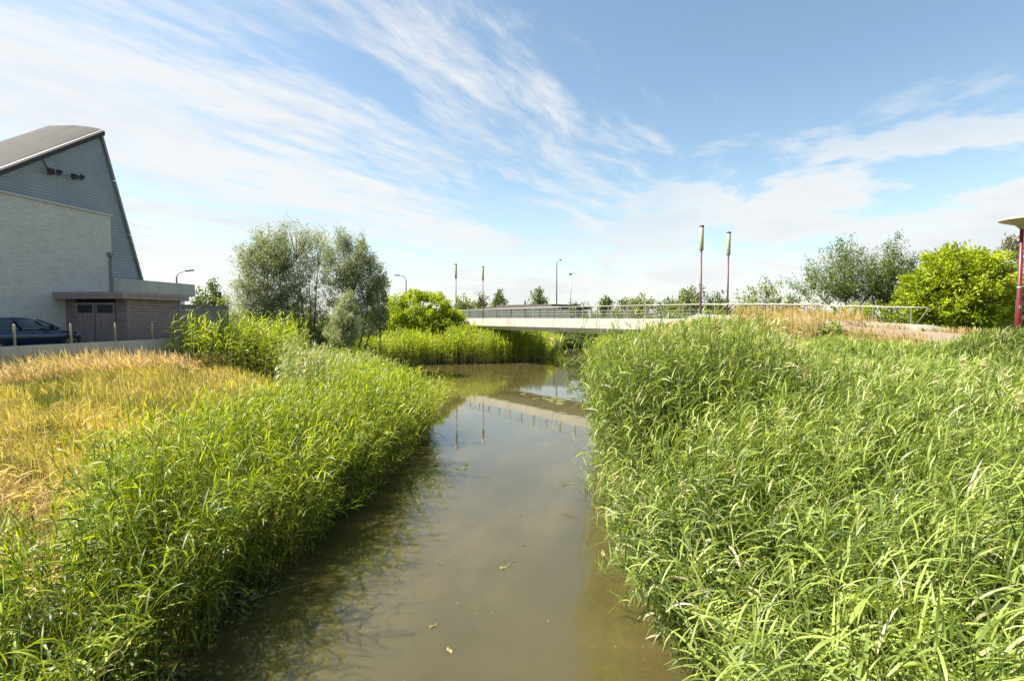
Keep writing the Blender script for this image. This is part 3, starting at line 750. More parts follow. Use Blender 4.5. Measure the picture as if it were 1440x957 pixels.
# willows on the left
D = 42; S = D/720; G = 'willows on the left bank'
def zof(v, D, loc): return EYE+(445-v)*D/720-loc[2]
l = at(385, 43)
make_tree('willow_tree', 'grey green willow with the broad dense crown, leftmost of the three', 'tree', l,
          [(-.4, 0, zof(395, 43, l), 2.45, 2.0, 3.1, 1.3), (.2, 0, zof(362, 43, l), 1.5, 1.5, 2.0, 1.0), (-1.0, -.3, zof(432, 43, l), 1.9, 1.6, 1.9, 1.3), (.4, -.6, zof(455, 43, l), 2.3, 1.4, 1.3, 1.1), (-.6, -.3, zof(380, 43, l), 1.9, 1.6, 2.4, .9), (-.9, 0, zof(345, 43, l), .55, .6, .8, .9), (.7, 0, zof(338, 43, l), .55, .6, .8, .9), (1.2, .2, zof(425, 43, l), 1.2, 1.4, 1.8, .5)],
          [[(0, 0, -.2), (-.3, 0, 2), (-.6, .1, 4.2), (-.4, 0, 6.6)], [(.2, 0, -.2), (.5, .1, 2.2), (.7, 0, 4.5), (.5, 0, 7)], [(-.2, 0, -.2), (-1, -.2, 2), (-1.7, -.2, 4)]],
          M['willow'], 560, 80, .19, .062, .55, .55, 3, G, tintbias=.04, spike=.7, up=.6)
l = at(433, 45)
make_tree('willow_tree', 'tallest willow with thin see-through crown, between the two dense ones', 'tree', l,
          [(-.9, 0, zof(345, 45, l), 1.2, 1.2, 1.5, .9), (.7, 0, zof(352, 45, l), 1.4, 1.2, 1.6, .9), (0, 0, zof(400, 45, l), 1.9, 1.5, 2.0, .7), (.2, -.3, zof(445, 45, l), 1.9, 1.5, 1.7, 1.0)],
          [[(0, 0, -.2), (-.2, 0, 2.5), (-.6, 0, 5.5), (-.9, 0, 8.6)], [(.2, 0, -.2), (.6, 0, 3), (.8, 0, 6), (1.0, 0, 8.0)], [(.1, .2, -.2), (.2, .2, 3.2), (.1, .2, 7)]],
          M['willow'], 290, 64, .18, .058, .55, .45, 4, G, spike=.8, up=.7, tintbias=.1, trunk_r=.10)
l = at(492, 44)
make_tree('willow_tree', 'rounded dense willow, nearest of the three to the bright green bush', 'tree', l,
          [(-.3, 0, zof(375, 44, l), 1.8, 1.6, 2.2, 1.1), (1.4, 0, zof(395, 44, l), 1.5, 1.5, 2.2, 1.0), (-.2, 0, zof(420, 44, l), 1.9, 1.6, 1.6, .6), (2.3, 0, zof(420, 44, l), .7, .9, 1.6, .5), (.6, -.3, zof(448, 44, l), 2.1, 1.5, 1.5, .9), (-.4, 0, zof(342, 44, l), .6, .6, .8, .9), (1.1, 0, zof(352, 44, l), .55, .6, .8, .9)],
          [[(0, 0, -.2), (-.2, 0, 2.4), (-.4, 0, 5), (-.3, 0, 7.4)], [(.3, 0, -.2), (.8, 0, 2.2), (1.4, 0, 4.6), (1.6, 0, 6)], [(0, .2, -.2), (1.2, .1, 2), (2.1, 0, 4.2)]],
          M['willow'], 480, 74, .18, .060, .53, .55, 5, G, tintbias=.02, spike=.7, up=.6)
l = at(488, 36)
make_tree('willow_shrub', 'small silvery willow shrub at the foot of the willows', 'shrub', l,
          [(0, 0, zof(447, 36, l), .95, .9, 1.2, 1), (-.35, 0, zof(470, 36, l), 1.1, .9, .8, 1), (.1, 0, zof(425, 36, l), .45, .45, .7, .5)],
          [[(0, 0, -.1), (0, 0, 1.2), (.05, 0, 3.0)], [(0, 0, -.1), (-.4, 0, 1), (-.7, 0, 1.9)], [(0, 0, -.1), (.4, 0, 1), (.6, 0, 2.2)]],
          M['willow'], 170, 60, .14, .048, .33, .3, 6, tintbias=.28, trunk_r=.05)
l = at(445, 47)
make_tree('dark_shrub', 'dark green shrub growing beneath the willow crowns', 'shrub', l,
          [(-1.2, 0, 1.2, 2.4, 1.6, 1.5, 1), (1.6, 0, 1.5, 2.0, 1.6, 1.7, 1)], [[(0, 0, -.1), (-.6, 0, .8), (-1.2, 0, 1.8)], [(0, 0, -.1), (.8, 0, 1), (1.5, 0, 2)]],
          M['green'], 170, 40, .22, .10, .45, .2, 7, tintbias=-.2)
l = at(533, 47)
make_tree('young_poplar', 'narrow dark upright young tree between willow and bright bush', 'tree', l,
          [(0, 0, zof(425, 47, l), .75, .8, 2.3, 1), (-.3, 0, zof(455, 47, l), 1.1, .9, 1.1, 1), (.5, 0, zof(405, 47, l), .35, .4, 1.0, .6), (-.2, -.3, 1.0, 1.6, 1.1, 1.2, 1.2)],
          [[(0, 0, -.1), (0, 0, 2), (.2, 0, 5)]], M['green'], 190, 40, .22, .09, .38, -.3, 8, up=1.0, tintbias=.05)
# bright round bush at the left bridge end
l = at(590, 63.0); l = (l[0], l[1], 2.7)
make_tree('round_bush', 'large bright yellow green domed bush at the left end of the bridge', 'bush', l,
          [(0, 0, 2.2, 4.7, 3.2, 2.95, 1.3), (-2.0, -.4, 1.5, 3.1, 2.4, 2.0, 1), (2.4, -.4, 1.5, 2.8, 2.4, 2.0, 1), (0, -.6, .9, 4.5, 2.4, 1.2, 1)],
          [[(0, 0, -.2), (-.6, 0, 1), (-1.8, 0, 2.6)], [(.2, 0, -.2), (.7, 0, 1.2), (2, 0, 2.6)], [(0, .2, -.2), (0, .2, 1.5), (.1, 0, 3.6)]],
          M['bush'], 620, 60, .28, .16, .55, .1, 9, up=.6, rmin=.8, tintbias=.12)
# trees right of the bridge
l = at(1192, 47)
make_tree('cherry_tree', 'wide open-branched dark green tree with spiky upper twigs behind the railing', 'tree', l,
          [(-.3, 0, zof(388, 47, l), 2.5, 2.2, 2.1, 1), (-2.4, 0, zof(408, 47, l), 2.6, 1.8, 1.3, .9), (1.8, 0, zof(400, 47, l), 2.6, 2.0, 1.7, .9), (-.2, 0, zof(358, 47, l), .8, .8, 1.0, .5)],
          [[(0, 0, -.2), (-.1, 0, 2), (-.5, 0, 4.2), (-.3, 0, 7.6)], [(0, 0, .8), (-1.3, 0, 2.2), (-3.2, 0, 3.8)], [(0, 0, .8), (1, 0, 2.4), (2.6, 0, 4.4)]],
          M['green'], 260, 60, .20, .085, .58, .0, 10, up=.55, spike=1.3, tintbias=.02)
l = at(1252, 46)
make_tree('cherry_tree', 'narrower green tree with slanting twigs beside the bright right bush', 'tree', l,
          [(0, 0, zof(400, 46, l), 1.6, 1.5, 2.0, 1), (.6, 0, zof(370, 46, l), 1.0, 1.0, 1.5, .6), (.2, 0, zof(418, 46, l), 2.1, 1.5, 1.2, .8)],
          [[(0, 0, -.2), (.1, 0, 2), (.2, 0, 4), (.8, 0, 6.9)], [(0, 0, .6), (-.8, 0, 2), (-1.3, 0, 3.6)]],
          M['green'], 180, 60, .20, .085, .56, .0, 11, up=.65, spike=1.3, tintbias=.02)
l = at(1347, 34.5)
make_tree('leafy_bush', 'tall bright yellow green bush right of the red path', 'bush', l,
          [(0, 0, zof(408, 34.5, l), 2.9, 2.4, 2.35, 1.2), (-1.6, -.2, zof(425, 34.5, l), 1.9, 1.8, 1.7, 1), (1.3, 0, zof(400, 34.5, l), 1.9, 1.9, 2.1, 1), (-.3, -.6, zof(445, 34.5, l), 2.3, 1.7, 1.1, .8), (-.8, 0, zof(380, 34.5, l), 1.5, 1.5, 1.2, .7)],
          [[(0, 0, -.2), (-.4, 0, 1.2), (-1.2, 0, 3.2)], [(.2, 0, -.2), (.5, 0, 1.2), (1.3, 0, 3.6)], [(0, .2, -.2), (0, .2, 1.6), (0, 0, 4.2)]],
          M['bush'], 520, 60, .25, .125, .46, .15, 12, up=.5, rmin=.75, tintbias=.08, spike=.3)
l = at(1414, 38)
make_tree('golden_willow', 'wind-blown golden green willow top behind the tall right bush', 'tree', l,
          [(-.2, 0, zof(380, 38, l), 1.0, 1.0, 1.9, 1), (.3, 0, zof(352, 38, l), .55, .6, .8, .7), (.8, 0, zof(430, 38, l), 1.7, 1.3, 1.5, 1)],
          [[(-.2, 0, -.2), (-.3, 0, 2.4), (0, 0, 5), (.4, 0, 7)]], M['goldleaf'], 110, 36, .26, .08, .45, .2, 13, up=.5, spike=.5)
l = at(1438, 40)
make_tree('dark_shrub', 'dull green shrub behind the red path lamp', 'shrub', l,
          [(0, 0, 1.6, 2.2, 1.6, 1.8, 1)], [[(0, 0, -.2), (.2, 0, 1), (.2, 0, 2.6)]], M['green'], 110, 36, .26, .11, .45, .1, 14)
# far trees and hedges
def far_tree(u, v0, D, wpx, label, name='distant_tree', m='green', n=60, seed=1, top=1.0, tb=0.0, cat='tree', group='trees beyond the footbridge'):
    l = at(u, D); h = zof(v0, D, l); wd = wpx/720*D
    s = D/60
    lobes = [(0, 0, h*.62, wd*.40, wd*.4, h*.34, 1), (0, 0, h*.84, wd*.20*top, wd*.2, h*.15, .6), (-wd*.2, 0, h*.45, wd*.32, wd*.3, h*.25, .6), (wd*.2, 0, h*.45, wd*.32, wd*.3, h*.25, .6)]
    return make_tree(name, label, cat, l, lobes, [[(0, 0, -.2), (0, 0, h*.4), (0, 0, h*.9)]], M[m], n, 26, .30*s, .15*s, .55*s, .05, seed, group, up=.6, spike=.3, tintbias=tb, trunk_r=.14)
far_tree(703, 413, 130, 15, 'tiny conical tree above the low dark roof, left of the roof vent', seed=21)
far_tree(757, 409, 125, 20, 'small rounded dark tree above the low dark roof, left of the street lamps', seed=22)
far_tree(677, 420, 130, 12, 'tiny tree just behind the right lamp post at the far bridge end', seed=23)
far_tree(655, 420, 110, 34, 'pale green rounded treetop between the bright bush and the far lamps', m='olive', seed=24, top=1.6)
far_tree(852, 421, 120, 11, 'tiny spire tree over the railing right of the street lamps', seed=25, top=.5)
far_tree(892, 420, 105, 62, 'broad yellow green treetop above the middle of the railing', m='olive', seed=26, n=90, top=1.8)
far_tree(972, 409, 95, 48, 'rounded olive tree behind the tall left lamp post', m='olive', seed=27, n=90, top=1.5)
far_tree(1006, 415, 95, 30, 'dark low treetop between the two tall lamp posts', seed=28)
far_tree(938, 424, 100, 26, 'small dark treetop left of the rounded olive tree', seed=29)
far_tree(1076, 394, 62, 44, 'young airy tree with few branches above the dry grass', seed=30, n=46, top=.7, tb=.25, m='olive')
far_tree(1046, 408, 66, 34, 'thin low young tree right of the tall lamp posts', seed=31, n=34, top=.8, tb=.2, m='olive')
far_tree(1112, 415, 66, 30, 'low dull sapling left of the spiky dark tree', seed=35, n=34, top=.8, tb=.1, m='olive')
far_tree(806, 432, 118, 24, 'low scrubby tree at the foot of the two street lamps', seed=36, top=1.5)
far_tree(301, 391, 64, 20, 'slender dark birch standing left of the willows', name='birch_tree', seed=32, n=60, group='birches behind the hall')
far_tree(283, 408, 62, 20, 'short birch beside the end of the concrete parapet', name='birch_tree', seed=33, n=50, group='birches behind the hall')
far_tree(313, 418, 60, 22, 'low bushy pale birch nearest the willows', name='birch_tree', seed=34, n=50, m='olive', tb=.1, group='birches behind the hall')
def hedge(u0, u1, v, D0, D1, label, m, seed, n, zb=None, dens=1.0):
    a = np.array(at(u0, D0)); b = np.array(at(u1, D1)); c = (a+b)/2; r = np.random.default_rng(seed)
    if zb is not None: a[2] = b[2] = c[2] = zb
    k = 9; lobes = []
    Dm = (D0+D1)/2; h = EYE+(445-v)*Dm/720-c[2]
    for i in range(k):
        p = a+(b-a)*(i+.5)/k-c; wl = np.linalg.norm(b-a)/k*.75; hh = h*r.uniform(.75, 1.0)
        lobes.append((p[0], p[1], hh*.5, wl, max(1.0, wl*.6), hh*.5, 1))
    st = [[tuple(q_[:2])+(.12,) for q_ in lobes]]+[[(p[0], p[1], -.1), (p[0]+.1, p[1], hh*.4), (p[0], p[1], hh*.7)] for p in [np.array(q[:2]) for q in lobes] for hh in [h]]
    s = Dm/60
    return make_tree('hedge', label, 'hedge', tuple(c), lobes, st, M[m], n, 30, .26*s, .14*s, .45*s, .05, seed, 'hedges beyond the footbridge', up=.5, tintbias=0, trunk_r=.06)
hedge(800, 1010, 431, 78, 70, 'long green hedge seen through the bridge railing', 'green', 41, 300)
hedge(1000, 1160, 433, 68, 58, 'mid green hedge behind the right bridge railing', 'olive', 42, 220)
hedge(1140, 1300, 420, 43, 37, 'flowering yellow green hedge behind the end of the railing', 'bush', 43, 260)
hedge(1290, 1460, 432, 46, 42, 'dull hedge behind the tall bright bush', 'green', 44, 160)
hedge(300, 480, 437, 90, 90, 'low hazy hedge far behind the willows', 'olive', 45, 140)
hedge(500, 660, 436, 100, 95, 'low distant hedge behind the bright domed bush', 'green', 46, 140)
# shrubs seen under the bridge
l = (8.2, 85.5, 0.1)
make_tree('waterside_shrub', 'dark drooping shrub at the water seen under the bridge', 'shrub', l,
          [(-2.4, 0, 1.7, 2.8, 2.2, 1.9, 1), (1.4, .2, 1.8, 2.6, 2.2, 2.0, 1), (4.6, 0, 1.6, 2.4, 2, 1.8, 1)],
          [[(0, 0, -.2), (-1, 0, 1), (-2, 0, 2.2)], [(0, 0, -.2), (1, 0, 1), (3, 0, 2.4)]], M['green'], 260, 40, .32, .16, .6, .4, 51, tintbias=.05)
l = (3.6, 68.0, 0.2)
make_tree('waterside_shrub', 'yellow green shrub hanging over the water under the bridge', 'shrub', l,
          [(-1.6, 0, 1.5, 2.2, 1.8, 1.6, 1), (.9, -.2, 1.0, 2.0, 1.6, 1.1, 1)],
          [[(-.8, 0, -.2), (-1, 0, 1), (-1.6, 0, 2.0)], [(-.6, 0, -.2), (.3, 0, .8), (1.4, 0, 1.2)]], M['olive'], 220, 40, .28, .14, .5, .3, 52, tintbias=.15)

# ------------------------------------------------------------------ reeds and grasses
def fan(n, K): return np.repeat(np.arange(n), K)
class Blades:
    """gathers many tapering ribbons, each bent along its length"""
    def __init__(s): s.V = []; s.F = []; s.t = []; s.d = []; s.n = 0
    def add(s, base, az, e0, e1, length, width, prof, tint, dry, r, roll=.5, power=1.0):
        n = len(base); k = len(prof)
        f = (np.arange(k-1)+.5)/(k-1)
        el = e0[:, None]+(e1-e0)[:, None]*(f**power)[None]
        st = (length/(k-1))[:, None]
        ca, sa = np.cos(az)[:, None], np.sin(az)[:, None]
        inc = np.stack([np.cos(el)*ca*st, np.cos(el)*sa*st, np.sin(el)*st], -1)
        Pp = np.concatenate([np.zeros((n, 1, 3)), np.cumsum(inc, 1)], 1)+base[:, None, :]
        ro = r.normal(0, roll, n)
        h = np.stack([-np.sin(az), np.cos(az), np.zeros(n)], -1)
        upv = np.array([0, 0, 1.0])
        sd = unit(h*np.cos(ro)[:, None]+upv*np.sin(ro)[:, None])
        wv = (width[:, None]*np.asarray(prof)[None])[..., None]*sd[:, None, :]*.5
        V = np.stack([Pp-wv, Pp+wv], 2).reshape(-1, 3)
        i0 = s.n+np.arange(n)[:, None]*(2*k)+np.arange(k-1)[None]*2
        F = np.stack([i0, i0+1, i0+3, i0+2], -1).reshape(-1, 4)
        s.V.append(V); s.F.append(F); s.t.append(np.repeat(tint, 2*k)); s.d.append(np.repeat(dry, 2*k)); s.n += len(V)
    def build(s, name, m, label, cat='reeds'):
        me = np_mesh(name, np.concatenate(s.V), np.concatenate(s.F), {'tint': np.concatenate(s.t), 'dry': np.concatenate(s.d)}, smooth=True)
        o = link(name, me, m); tag(o, label, cat, None, 'stuff'); return o
def inview(x, y, margin=.22):
    return (np.abs(x)/np.maximum(y, .3) < 1.0+margin) | (np.hypot(x, y) < 3.0)
def scatter(x0, x1, y0, y1, dens, keep, r):
    n = int((x1-x0)*(y1-y0)*dens); x = r.uniform(x0, x1, n); y = r.uniform(y0, y1, n)
    k = keep(x, y) & inview(x, y); return x[k], y[k]
LEAF = [.55, 1.0, .95, .62, .06]; LEAF4 = [.6, 1.0, .7, .06]
def reeds(B, x, y, Hf, r, K=9, lw=.030, ll=.42, wind=None, wspread=1.0, plume=.0, dryb=.015, droop=1.0, tb=0.0, lean=.10, leanaz=None, prof=LEAF, edge=None, zoff=0.0, elev=38, cap=None, thin_=.20, hamp=.22, f0=.22):
    kp = r.random(len(x)) < np.clip(1-thin_+.75*vnoise(x, y, 1.25, 31)+.55*vnoise(x, y, 3.1, 32), .12, 1); x, y = x[kp], y[kp]
    n = len(x)
    if n == 0: return
    g = ground(x, y); g = np.maximum(g, -.12)
    pn = vnoise(x, y, .7, 2)*.5+vnoise(x, y, 2.1, 9)*.35
    H = Hf(x, y, g)*(1+hamp*pn)*np.clip(r.normal(1, .115, n), .72, 1.17)
    if cap is not None: H = np.minimum(H, np.maximum(cap(x, y)-g, .3)*r.uniform(.76, 1.03, n))
    la = r.uniform(0, 2*math.pi, n) if leanaz is None else leanaz(x, y)+r.normal(0, .9, n)
    le = np.abs(r.normal(0, lean, n))+lean*.4
    if edge is not None: le = le+edge(x, y)
    base = np.stack([x, y, g+zoff], -1)
    e0 = np.full(n, math.pi/2)-le*.3; e1 = math.pi/2-le*1.9
    st_t = np.clip(r.normal(.45, .17, n)+tb+.22*vnoise(x, y, .9, 17), 0, 1)
    sd = np.clip(r.random(n)*.5+.12, 0, 1)
    hl = dict(prof=[1.0, .9, .7, .4])
    sw = np.full(n, .013)*(lw/.03)
    # the stem is made of two crossed ribbons
    for q in (0, math.pi/2):
        kk = len(hl['prof']); f = (np.arange(kk-1)+.5)/(kk-1); el = e0[:, None]+(e1-e0)[:, None]*f[None]; L = (H/(kk-1))[:, None]
        inc = np.stack([np.cos(el)*np.cos(la)[:, None]*L, np.cos(el)*np.sin(la)[:, None]*L, np.sin(el)*L], -1)
        SP = np.concatenate([np.zeros((n, 1, 3)), np.cumsum(inc, 1)], 1)+base[:, None, :]
        sdv = np.stack([np.cos(la+q+.6), np.sin(la+q+.6), np.zeros(n)], -1)
        wv = (sw[:, None]*np.asarray(hl['prof'])[None])[..., None]*sdv[:, None, :]*.5
        V = np.stack([SP-wv, SP+wv], 2).reshape(-1, 3)
        i0 = B.n+np.arange(n)[:, None]*(2*kk)+np.arange(kk-1)[None]*2
        B.V.append(V); B.F.append(np.stack([i0, i0+1, i0+3, i0+2], -1).reshape(-1, 4)); B.n += len(V)
        dd = np.repeat(sd[:, None], kk, 1)*np.array([1.5, 1.1, .6, .2])[None]
        B.t.append(np.repeat(st_t, 2*kk)); B.d.append(np.repeat(np.clip(dd, 0, 1).ravel(), 2))
    # leaves
    fr = np.linspace(f0, 1.0, K)[None]+r.uniform(-.04, .04, (n, K)); fr = np.clip(fr, .1, 1.0)
    q = fr*(kk-1); i = np.minimum(q.astype(int), kk-2); fq = (q-i)[..., None]
    ar = np.arange(n)[:, None]
    bp = SP[ar, i]*(1-fq)+SP[ar, i+1]*fq
    wz = wind if wind is not None else 0.0
    alt = (np.arange(K) % 2)[None]*math.pi
    az = np.where(r.random((n, K)) < .62, wz+r.normal(0, wspread, (n, K)), r.uniform(0, 2*math.pi, (n, K))+alt)
    up_ = np.abs(r.normal(0, 1, (n, 1)))*13-6+9*vnoise(x, y, 1.3, 71)[:, None]
    a0 = np.radians(r.normal(elev, 13, (n, K))+up_)+(fr > .86)*np.radians(26)
    a1 = a0-np.radians(np.abs(r.normal(92, 34, (n, K))))*droop*(1-.45*(fr > .88))
    Lg = ll*(1-.45*np.abs(fr-.62)/.5)*r.uniform(.7, 1.25, (n, K)); Wd = lw*r.uniform(.7, 1.25, (n, K))*(1-.3*(fr > .9))
    ti = np.clip(st_t[:, None]-.06+r.normal(0, .23, (n, K))+(fr-.6)*.45, 0, 1)  # lower leaves darker: older growth, plus shade deep in the stand put into tint
    dead = (r.random(n) < .035)[:, None]
    dy = ((r.random((n, K)) < dryb+.12*(fr < .42)) | (dead & (r.random((n, K)) < .8)))*r.uniform(.5, 1, (n, K))
    B.add(bp.reshape(-1, 3), az.ravel(), a0.ravel(), a1.ravel(), Lg.ravel(), Wd.ravel(), prof, ti.ravel(), dy.ravel(), r, roll=.55)
    if plume > 0:
        pk = np.where(r.random(n) < plume*(np.clip(.5+vnoise(x, y, .45, 6), .05, 1.6)))[0]
        if len(pk):
            m = 24; tip = SP[pk, -1]
            bp = np.repeat(tip, m, 0)+np.stack([r.normal(0, .012, len(pk)*m), r.normal(0, .012, len(pk)*m), r.uniform(-.12, .22, len(pk)*m)], -1)
            nn = len(bp)
            B.add(bp, r.normal(wz, .9, nn), np.radians(r.normal(65, 18, nn)), np.radians(r.normal(-5, 25, nn)), r.uniform(.10, .22, nn), np.full(nn, .019)*lw/.03, [.5, 1, .8, .2], np.full(nn, .8), r.uniform(.75, 1.0, nn), r, roll=1.0)
def toward(x0, x1):
    return None

r = np.random.default_rng(11)
# --- left bank, along the water
def Lkeep(x, y):
    d, l = bank(x, y); wdt = np.interp(y, [0, 6, 9, 14, 20, 26], [1.9, 2.2, 2.7, 3.1, 3.2, 3.0])+.6*vnoise(x, y, .6, 4)
    return l & (d > -.25+.22*vnoise(y, y*.3, 1.3, 61)) & (d < wdt) & ((x > -.80*y-.3+.5*vnoise(x, y, .9, 62)) | (y < 7.2))
def HL(x, y, g): return np.maximum(-.5*np.clip((-x/y-.8)/.2, 0, 1)*(y < 9)+2.72-.50*g+np.interp(y, [0, 6, 12, 17, 25], [-.25, -.05, .1, 0, -.35]), .9)
ledge = lambda x, y: np.clip(.30-.6*bank(x, y)[0], 0, .3)
B = Blades()
east = lambda x, y: np.zeros_like(x)-.15
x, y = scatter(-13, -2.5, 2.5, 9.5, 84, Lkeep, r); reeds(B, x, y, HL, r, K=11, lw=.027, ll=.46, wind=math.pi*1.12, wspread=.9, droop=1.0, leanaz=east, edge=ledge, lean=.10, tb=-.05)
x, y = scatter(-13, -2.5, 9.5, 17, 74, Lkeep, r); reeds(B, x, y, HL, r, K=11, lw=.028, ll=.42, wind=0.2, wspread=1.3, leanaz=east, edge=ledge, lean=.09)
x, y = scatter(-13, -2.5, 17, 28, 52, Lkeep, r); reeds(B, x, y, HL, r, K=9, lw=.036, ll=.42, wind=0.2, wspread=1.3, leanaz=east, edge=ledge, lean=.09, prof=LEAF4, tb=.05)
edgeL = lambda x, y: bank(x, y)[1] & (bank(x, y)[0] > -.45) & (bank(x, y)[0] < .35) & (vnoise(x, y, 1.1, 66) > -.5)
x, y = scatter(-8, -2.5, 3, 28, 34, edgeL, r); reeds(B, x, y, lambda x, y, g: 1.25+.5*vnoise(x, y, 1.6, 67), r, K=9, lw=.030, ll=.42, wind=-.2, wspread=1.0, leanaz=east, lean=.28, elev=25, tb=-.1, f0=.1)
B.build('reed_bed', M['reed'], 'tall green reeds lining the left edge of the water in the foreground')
# --- left bank, ridge of greyer reeds behind
def L2(x, y):
    d, l = bank(x, y); return l & (d > np.interp(y, [0, 16, 26, 27], [9, 3.0, 2.6, 0])) & (x > -.46*y+.7*vnoise(x, y, .5, 8)) & (y > 15) & (x > kx(y)+.4)
B = Blades()
H2 = lambda x, y, g: 2.5+.15*vnoise(x, y, .4, 2)
cap2 = lambda x, y: EYE-np.interp(720+720*x/y, [290, 320, 360, 400, 450, 500, 560, 600], [4, 8, 14, 26, 38, 46, 54, 58])*y/720
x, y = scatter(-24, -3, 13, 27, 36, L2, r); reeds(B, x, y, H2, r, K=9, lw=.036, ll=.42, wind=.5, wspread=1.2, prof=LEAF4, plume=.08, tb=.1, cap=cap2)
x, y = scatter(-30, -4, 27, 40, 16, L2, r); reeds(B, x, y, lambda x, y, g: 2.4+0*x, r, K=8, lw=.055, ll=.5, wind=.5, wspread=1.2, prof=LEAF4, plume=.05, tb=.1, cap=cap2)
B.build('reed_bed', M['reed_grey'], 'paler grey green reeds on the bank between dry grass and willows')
# --- a tall bright clump by the shed
B = Blades()
def clump(x, y): return (((x+14.6)/1.9)**2+((y-25.4)/2.4)**2 < 1) & (x > kx(y)+.2)
clump2 = lambda x, y: (clump(x, y) | (((x+13.0)/1.9)**2+((y-26.6)/2.2)**2 < 1)) & (x > kx(y)+.2)
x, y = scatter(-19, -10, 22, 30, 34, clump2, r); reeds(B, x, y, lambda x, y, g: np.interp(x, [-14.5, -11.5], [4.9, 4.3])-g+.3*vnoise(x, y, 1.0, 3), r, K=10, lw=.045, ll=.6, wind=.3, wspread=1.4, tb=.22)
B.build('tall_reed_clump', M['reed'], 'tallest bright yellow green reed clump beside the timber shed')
# --- far bank in front of the bridge
def L3(x, y): d, l = bank(x, y); return l & (d > -.4) & (d < 4.2) & (y >= 27)
B = Blades()
H3 = lambda x, y, g: np.maximum(2.55-.35*g, 1.3)
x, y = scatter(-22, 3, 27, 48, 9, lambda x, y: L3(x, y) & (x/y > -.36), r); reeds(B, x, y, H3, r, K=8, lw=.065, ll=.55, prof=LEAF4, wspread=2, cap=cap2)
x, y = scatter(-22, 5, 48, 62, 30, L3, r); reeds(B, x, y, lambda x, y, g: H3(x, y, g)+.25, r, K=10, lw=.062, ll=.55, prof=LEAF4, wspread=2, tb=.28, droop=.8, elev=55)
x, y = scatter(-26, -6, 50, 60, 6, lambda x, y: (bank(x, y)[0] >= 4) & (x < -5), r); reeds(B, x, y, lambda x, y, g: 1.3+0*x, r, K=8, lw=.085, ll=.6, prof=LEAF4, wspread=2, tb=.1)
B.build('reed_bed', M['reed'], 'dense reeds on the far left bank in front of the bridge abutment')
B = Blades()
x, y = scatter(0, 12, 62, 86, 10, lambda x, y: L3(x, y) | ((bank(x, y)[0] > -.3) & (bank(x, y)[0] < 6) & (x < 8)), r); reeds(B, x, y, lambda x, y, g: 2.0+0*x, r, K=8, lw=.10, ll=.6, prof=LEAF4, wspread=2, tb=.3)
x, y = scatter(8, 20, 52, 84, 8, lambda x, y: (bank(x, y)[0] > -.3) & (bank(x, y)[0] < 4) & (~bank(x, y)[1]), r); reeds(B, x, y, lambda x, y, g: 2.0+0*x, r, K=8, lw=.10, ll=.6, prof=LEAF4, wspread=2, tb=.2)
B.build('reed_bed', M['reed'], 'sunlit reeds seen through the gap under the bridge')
# --- right bank
pdR = lambda x, y: polydist(x, y, PATHR)[0]
def Rkeep(x, y):
    d, l = bank(x, y); return (~l) & (d > -.35) & (pdR(x, y) > 3.4+.8*vnoise(x, y, .5, 5)) & (d < 17)
def HR(x, y, g):
    d = bank(x, y)[0]
    return np.interp(d, [-.5, 0, 3, 6, 10, 14], [2.45, 2.5, 2.5, 2.1, 1.45, 1.0])+np.interp(y, [3, 8, 20, 40], [-.1, .0, .15, .1])-np.clip((d-6)/6, 0, 1)*np.clip((x/y-.5)/.2, 0, 1)*.35
def Rcap(x, y):
    u = 720+720*x/y; k = np.interp(u, [800, 830, 900, 985, 1050, 1180, 1300], [34, 26, 21, 3, 2, 8, 12]); return EYE-k*y/720
redge_ = lambda x, y: np.clip(.42-.7*bank(x, y)[0], 0, .42)*np.interp(y, [8, 11], [1, .25])
west = lambda x, y: np.full_like(x, math.pi-.3)
def HRT(x, y, g):          # the tall stand further along
    u = 720+720*x/y; k = np.interp(u, [800, 840, 880, 950, 1080, 1130, 1200], [105, 62, 42, 31, 32, 55, 85])
    f = np.clip((y-10.6+.7*vnoise(x, y, .7, 41))/1.3, 0, 1)*np.clip((1170-u)/60, 0, 1)
    a = HR(x, y, g); return a+(np.maximum(EYE-k*y/720-g, a*.75)-a)*f
B = Blades()
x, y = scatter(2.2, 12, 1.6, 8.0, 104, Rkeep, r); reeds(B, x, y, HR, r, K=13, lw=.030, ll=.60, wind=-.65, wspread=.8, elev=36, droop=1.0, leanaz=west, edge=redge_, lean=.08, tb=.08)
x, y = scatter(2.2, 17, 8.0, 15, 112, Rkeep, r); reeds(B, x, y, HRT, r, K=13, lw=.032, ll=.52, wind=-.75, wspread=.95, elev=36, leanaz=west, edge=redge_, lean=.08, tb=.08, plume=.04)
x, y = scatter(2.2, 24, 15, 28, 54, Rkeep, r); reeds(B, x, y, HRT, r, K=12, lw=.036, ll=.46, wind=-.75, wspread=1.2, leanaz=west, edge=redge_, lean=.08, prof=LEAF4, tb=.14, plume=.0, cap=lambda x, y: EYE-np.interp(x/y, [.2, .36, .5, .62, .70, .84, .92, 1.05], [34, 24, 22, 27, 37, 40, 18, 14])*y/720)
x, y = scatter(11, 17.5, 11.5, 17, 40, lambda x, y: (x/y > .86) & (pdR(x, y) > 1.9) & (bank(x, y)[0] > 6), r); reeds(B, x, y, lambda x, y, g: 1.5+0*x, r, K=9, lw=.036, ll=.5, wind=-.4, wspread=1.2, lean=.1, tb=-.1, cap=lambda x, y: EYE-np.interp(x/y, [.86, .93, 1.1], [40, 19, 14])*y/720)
zn = lambda x, y: Rkeep(x, y) & (x/y < .58) & (x/y > .27) & (y > 11.3)
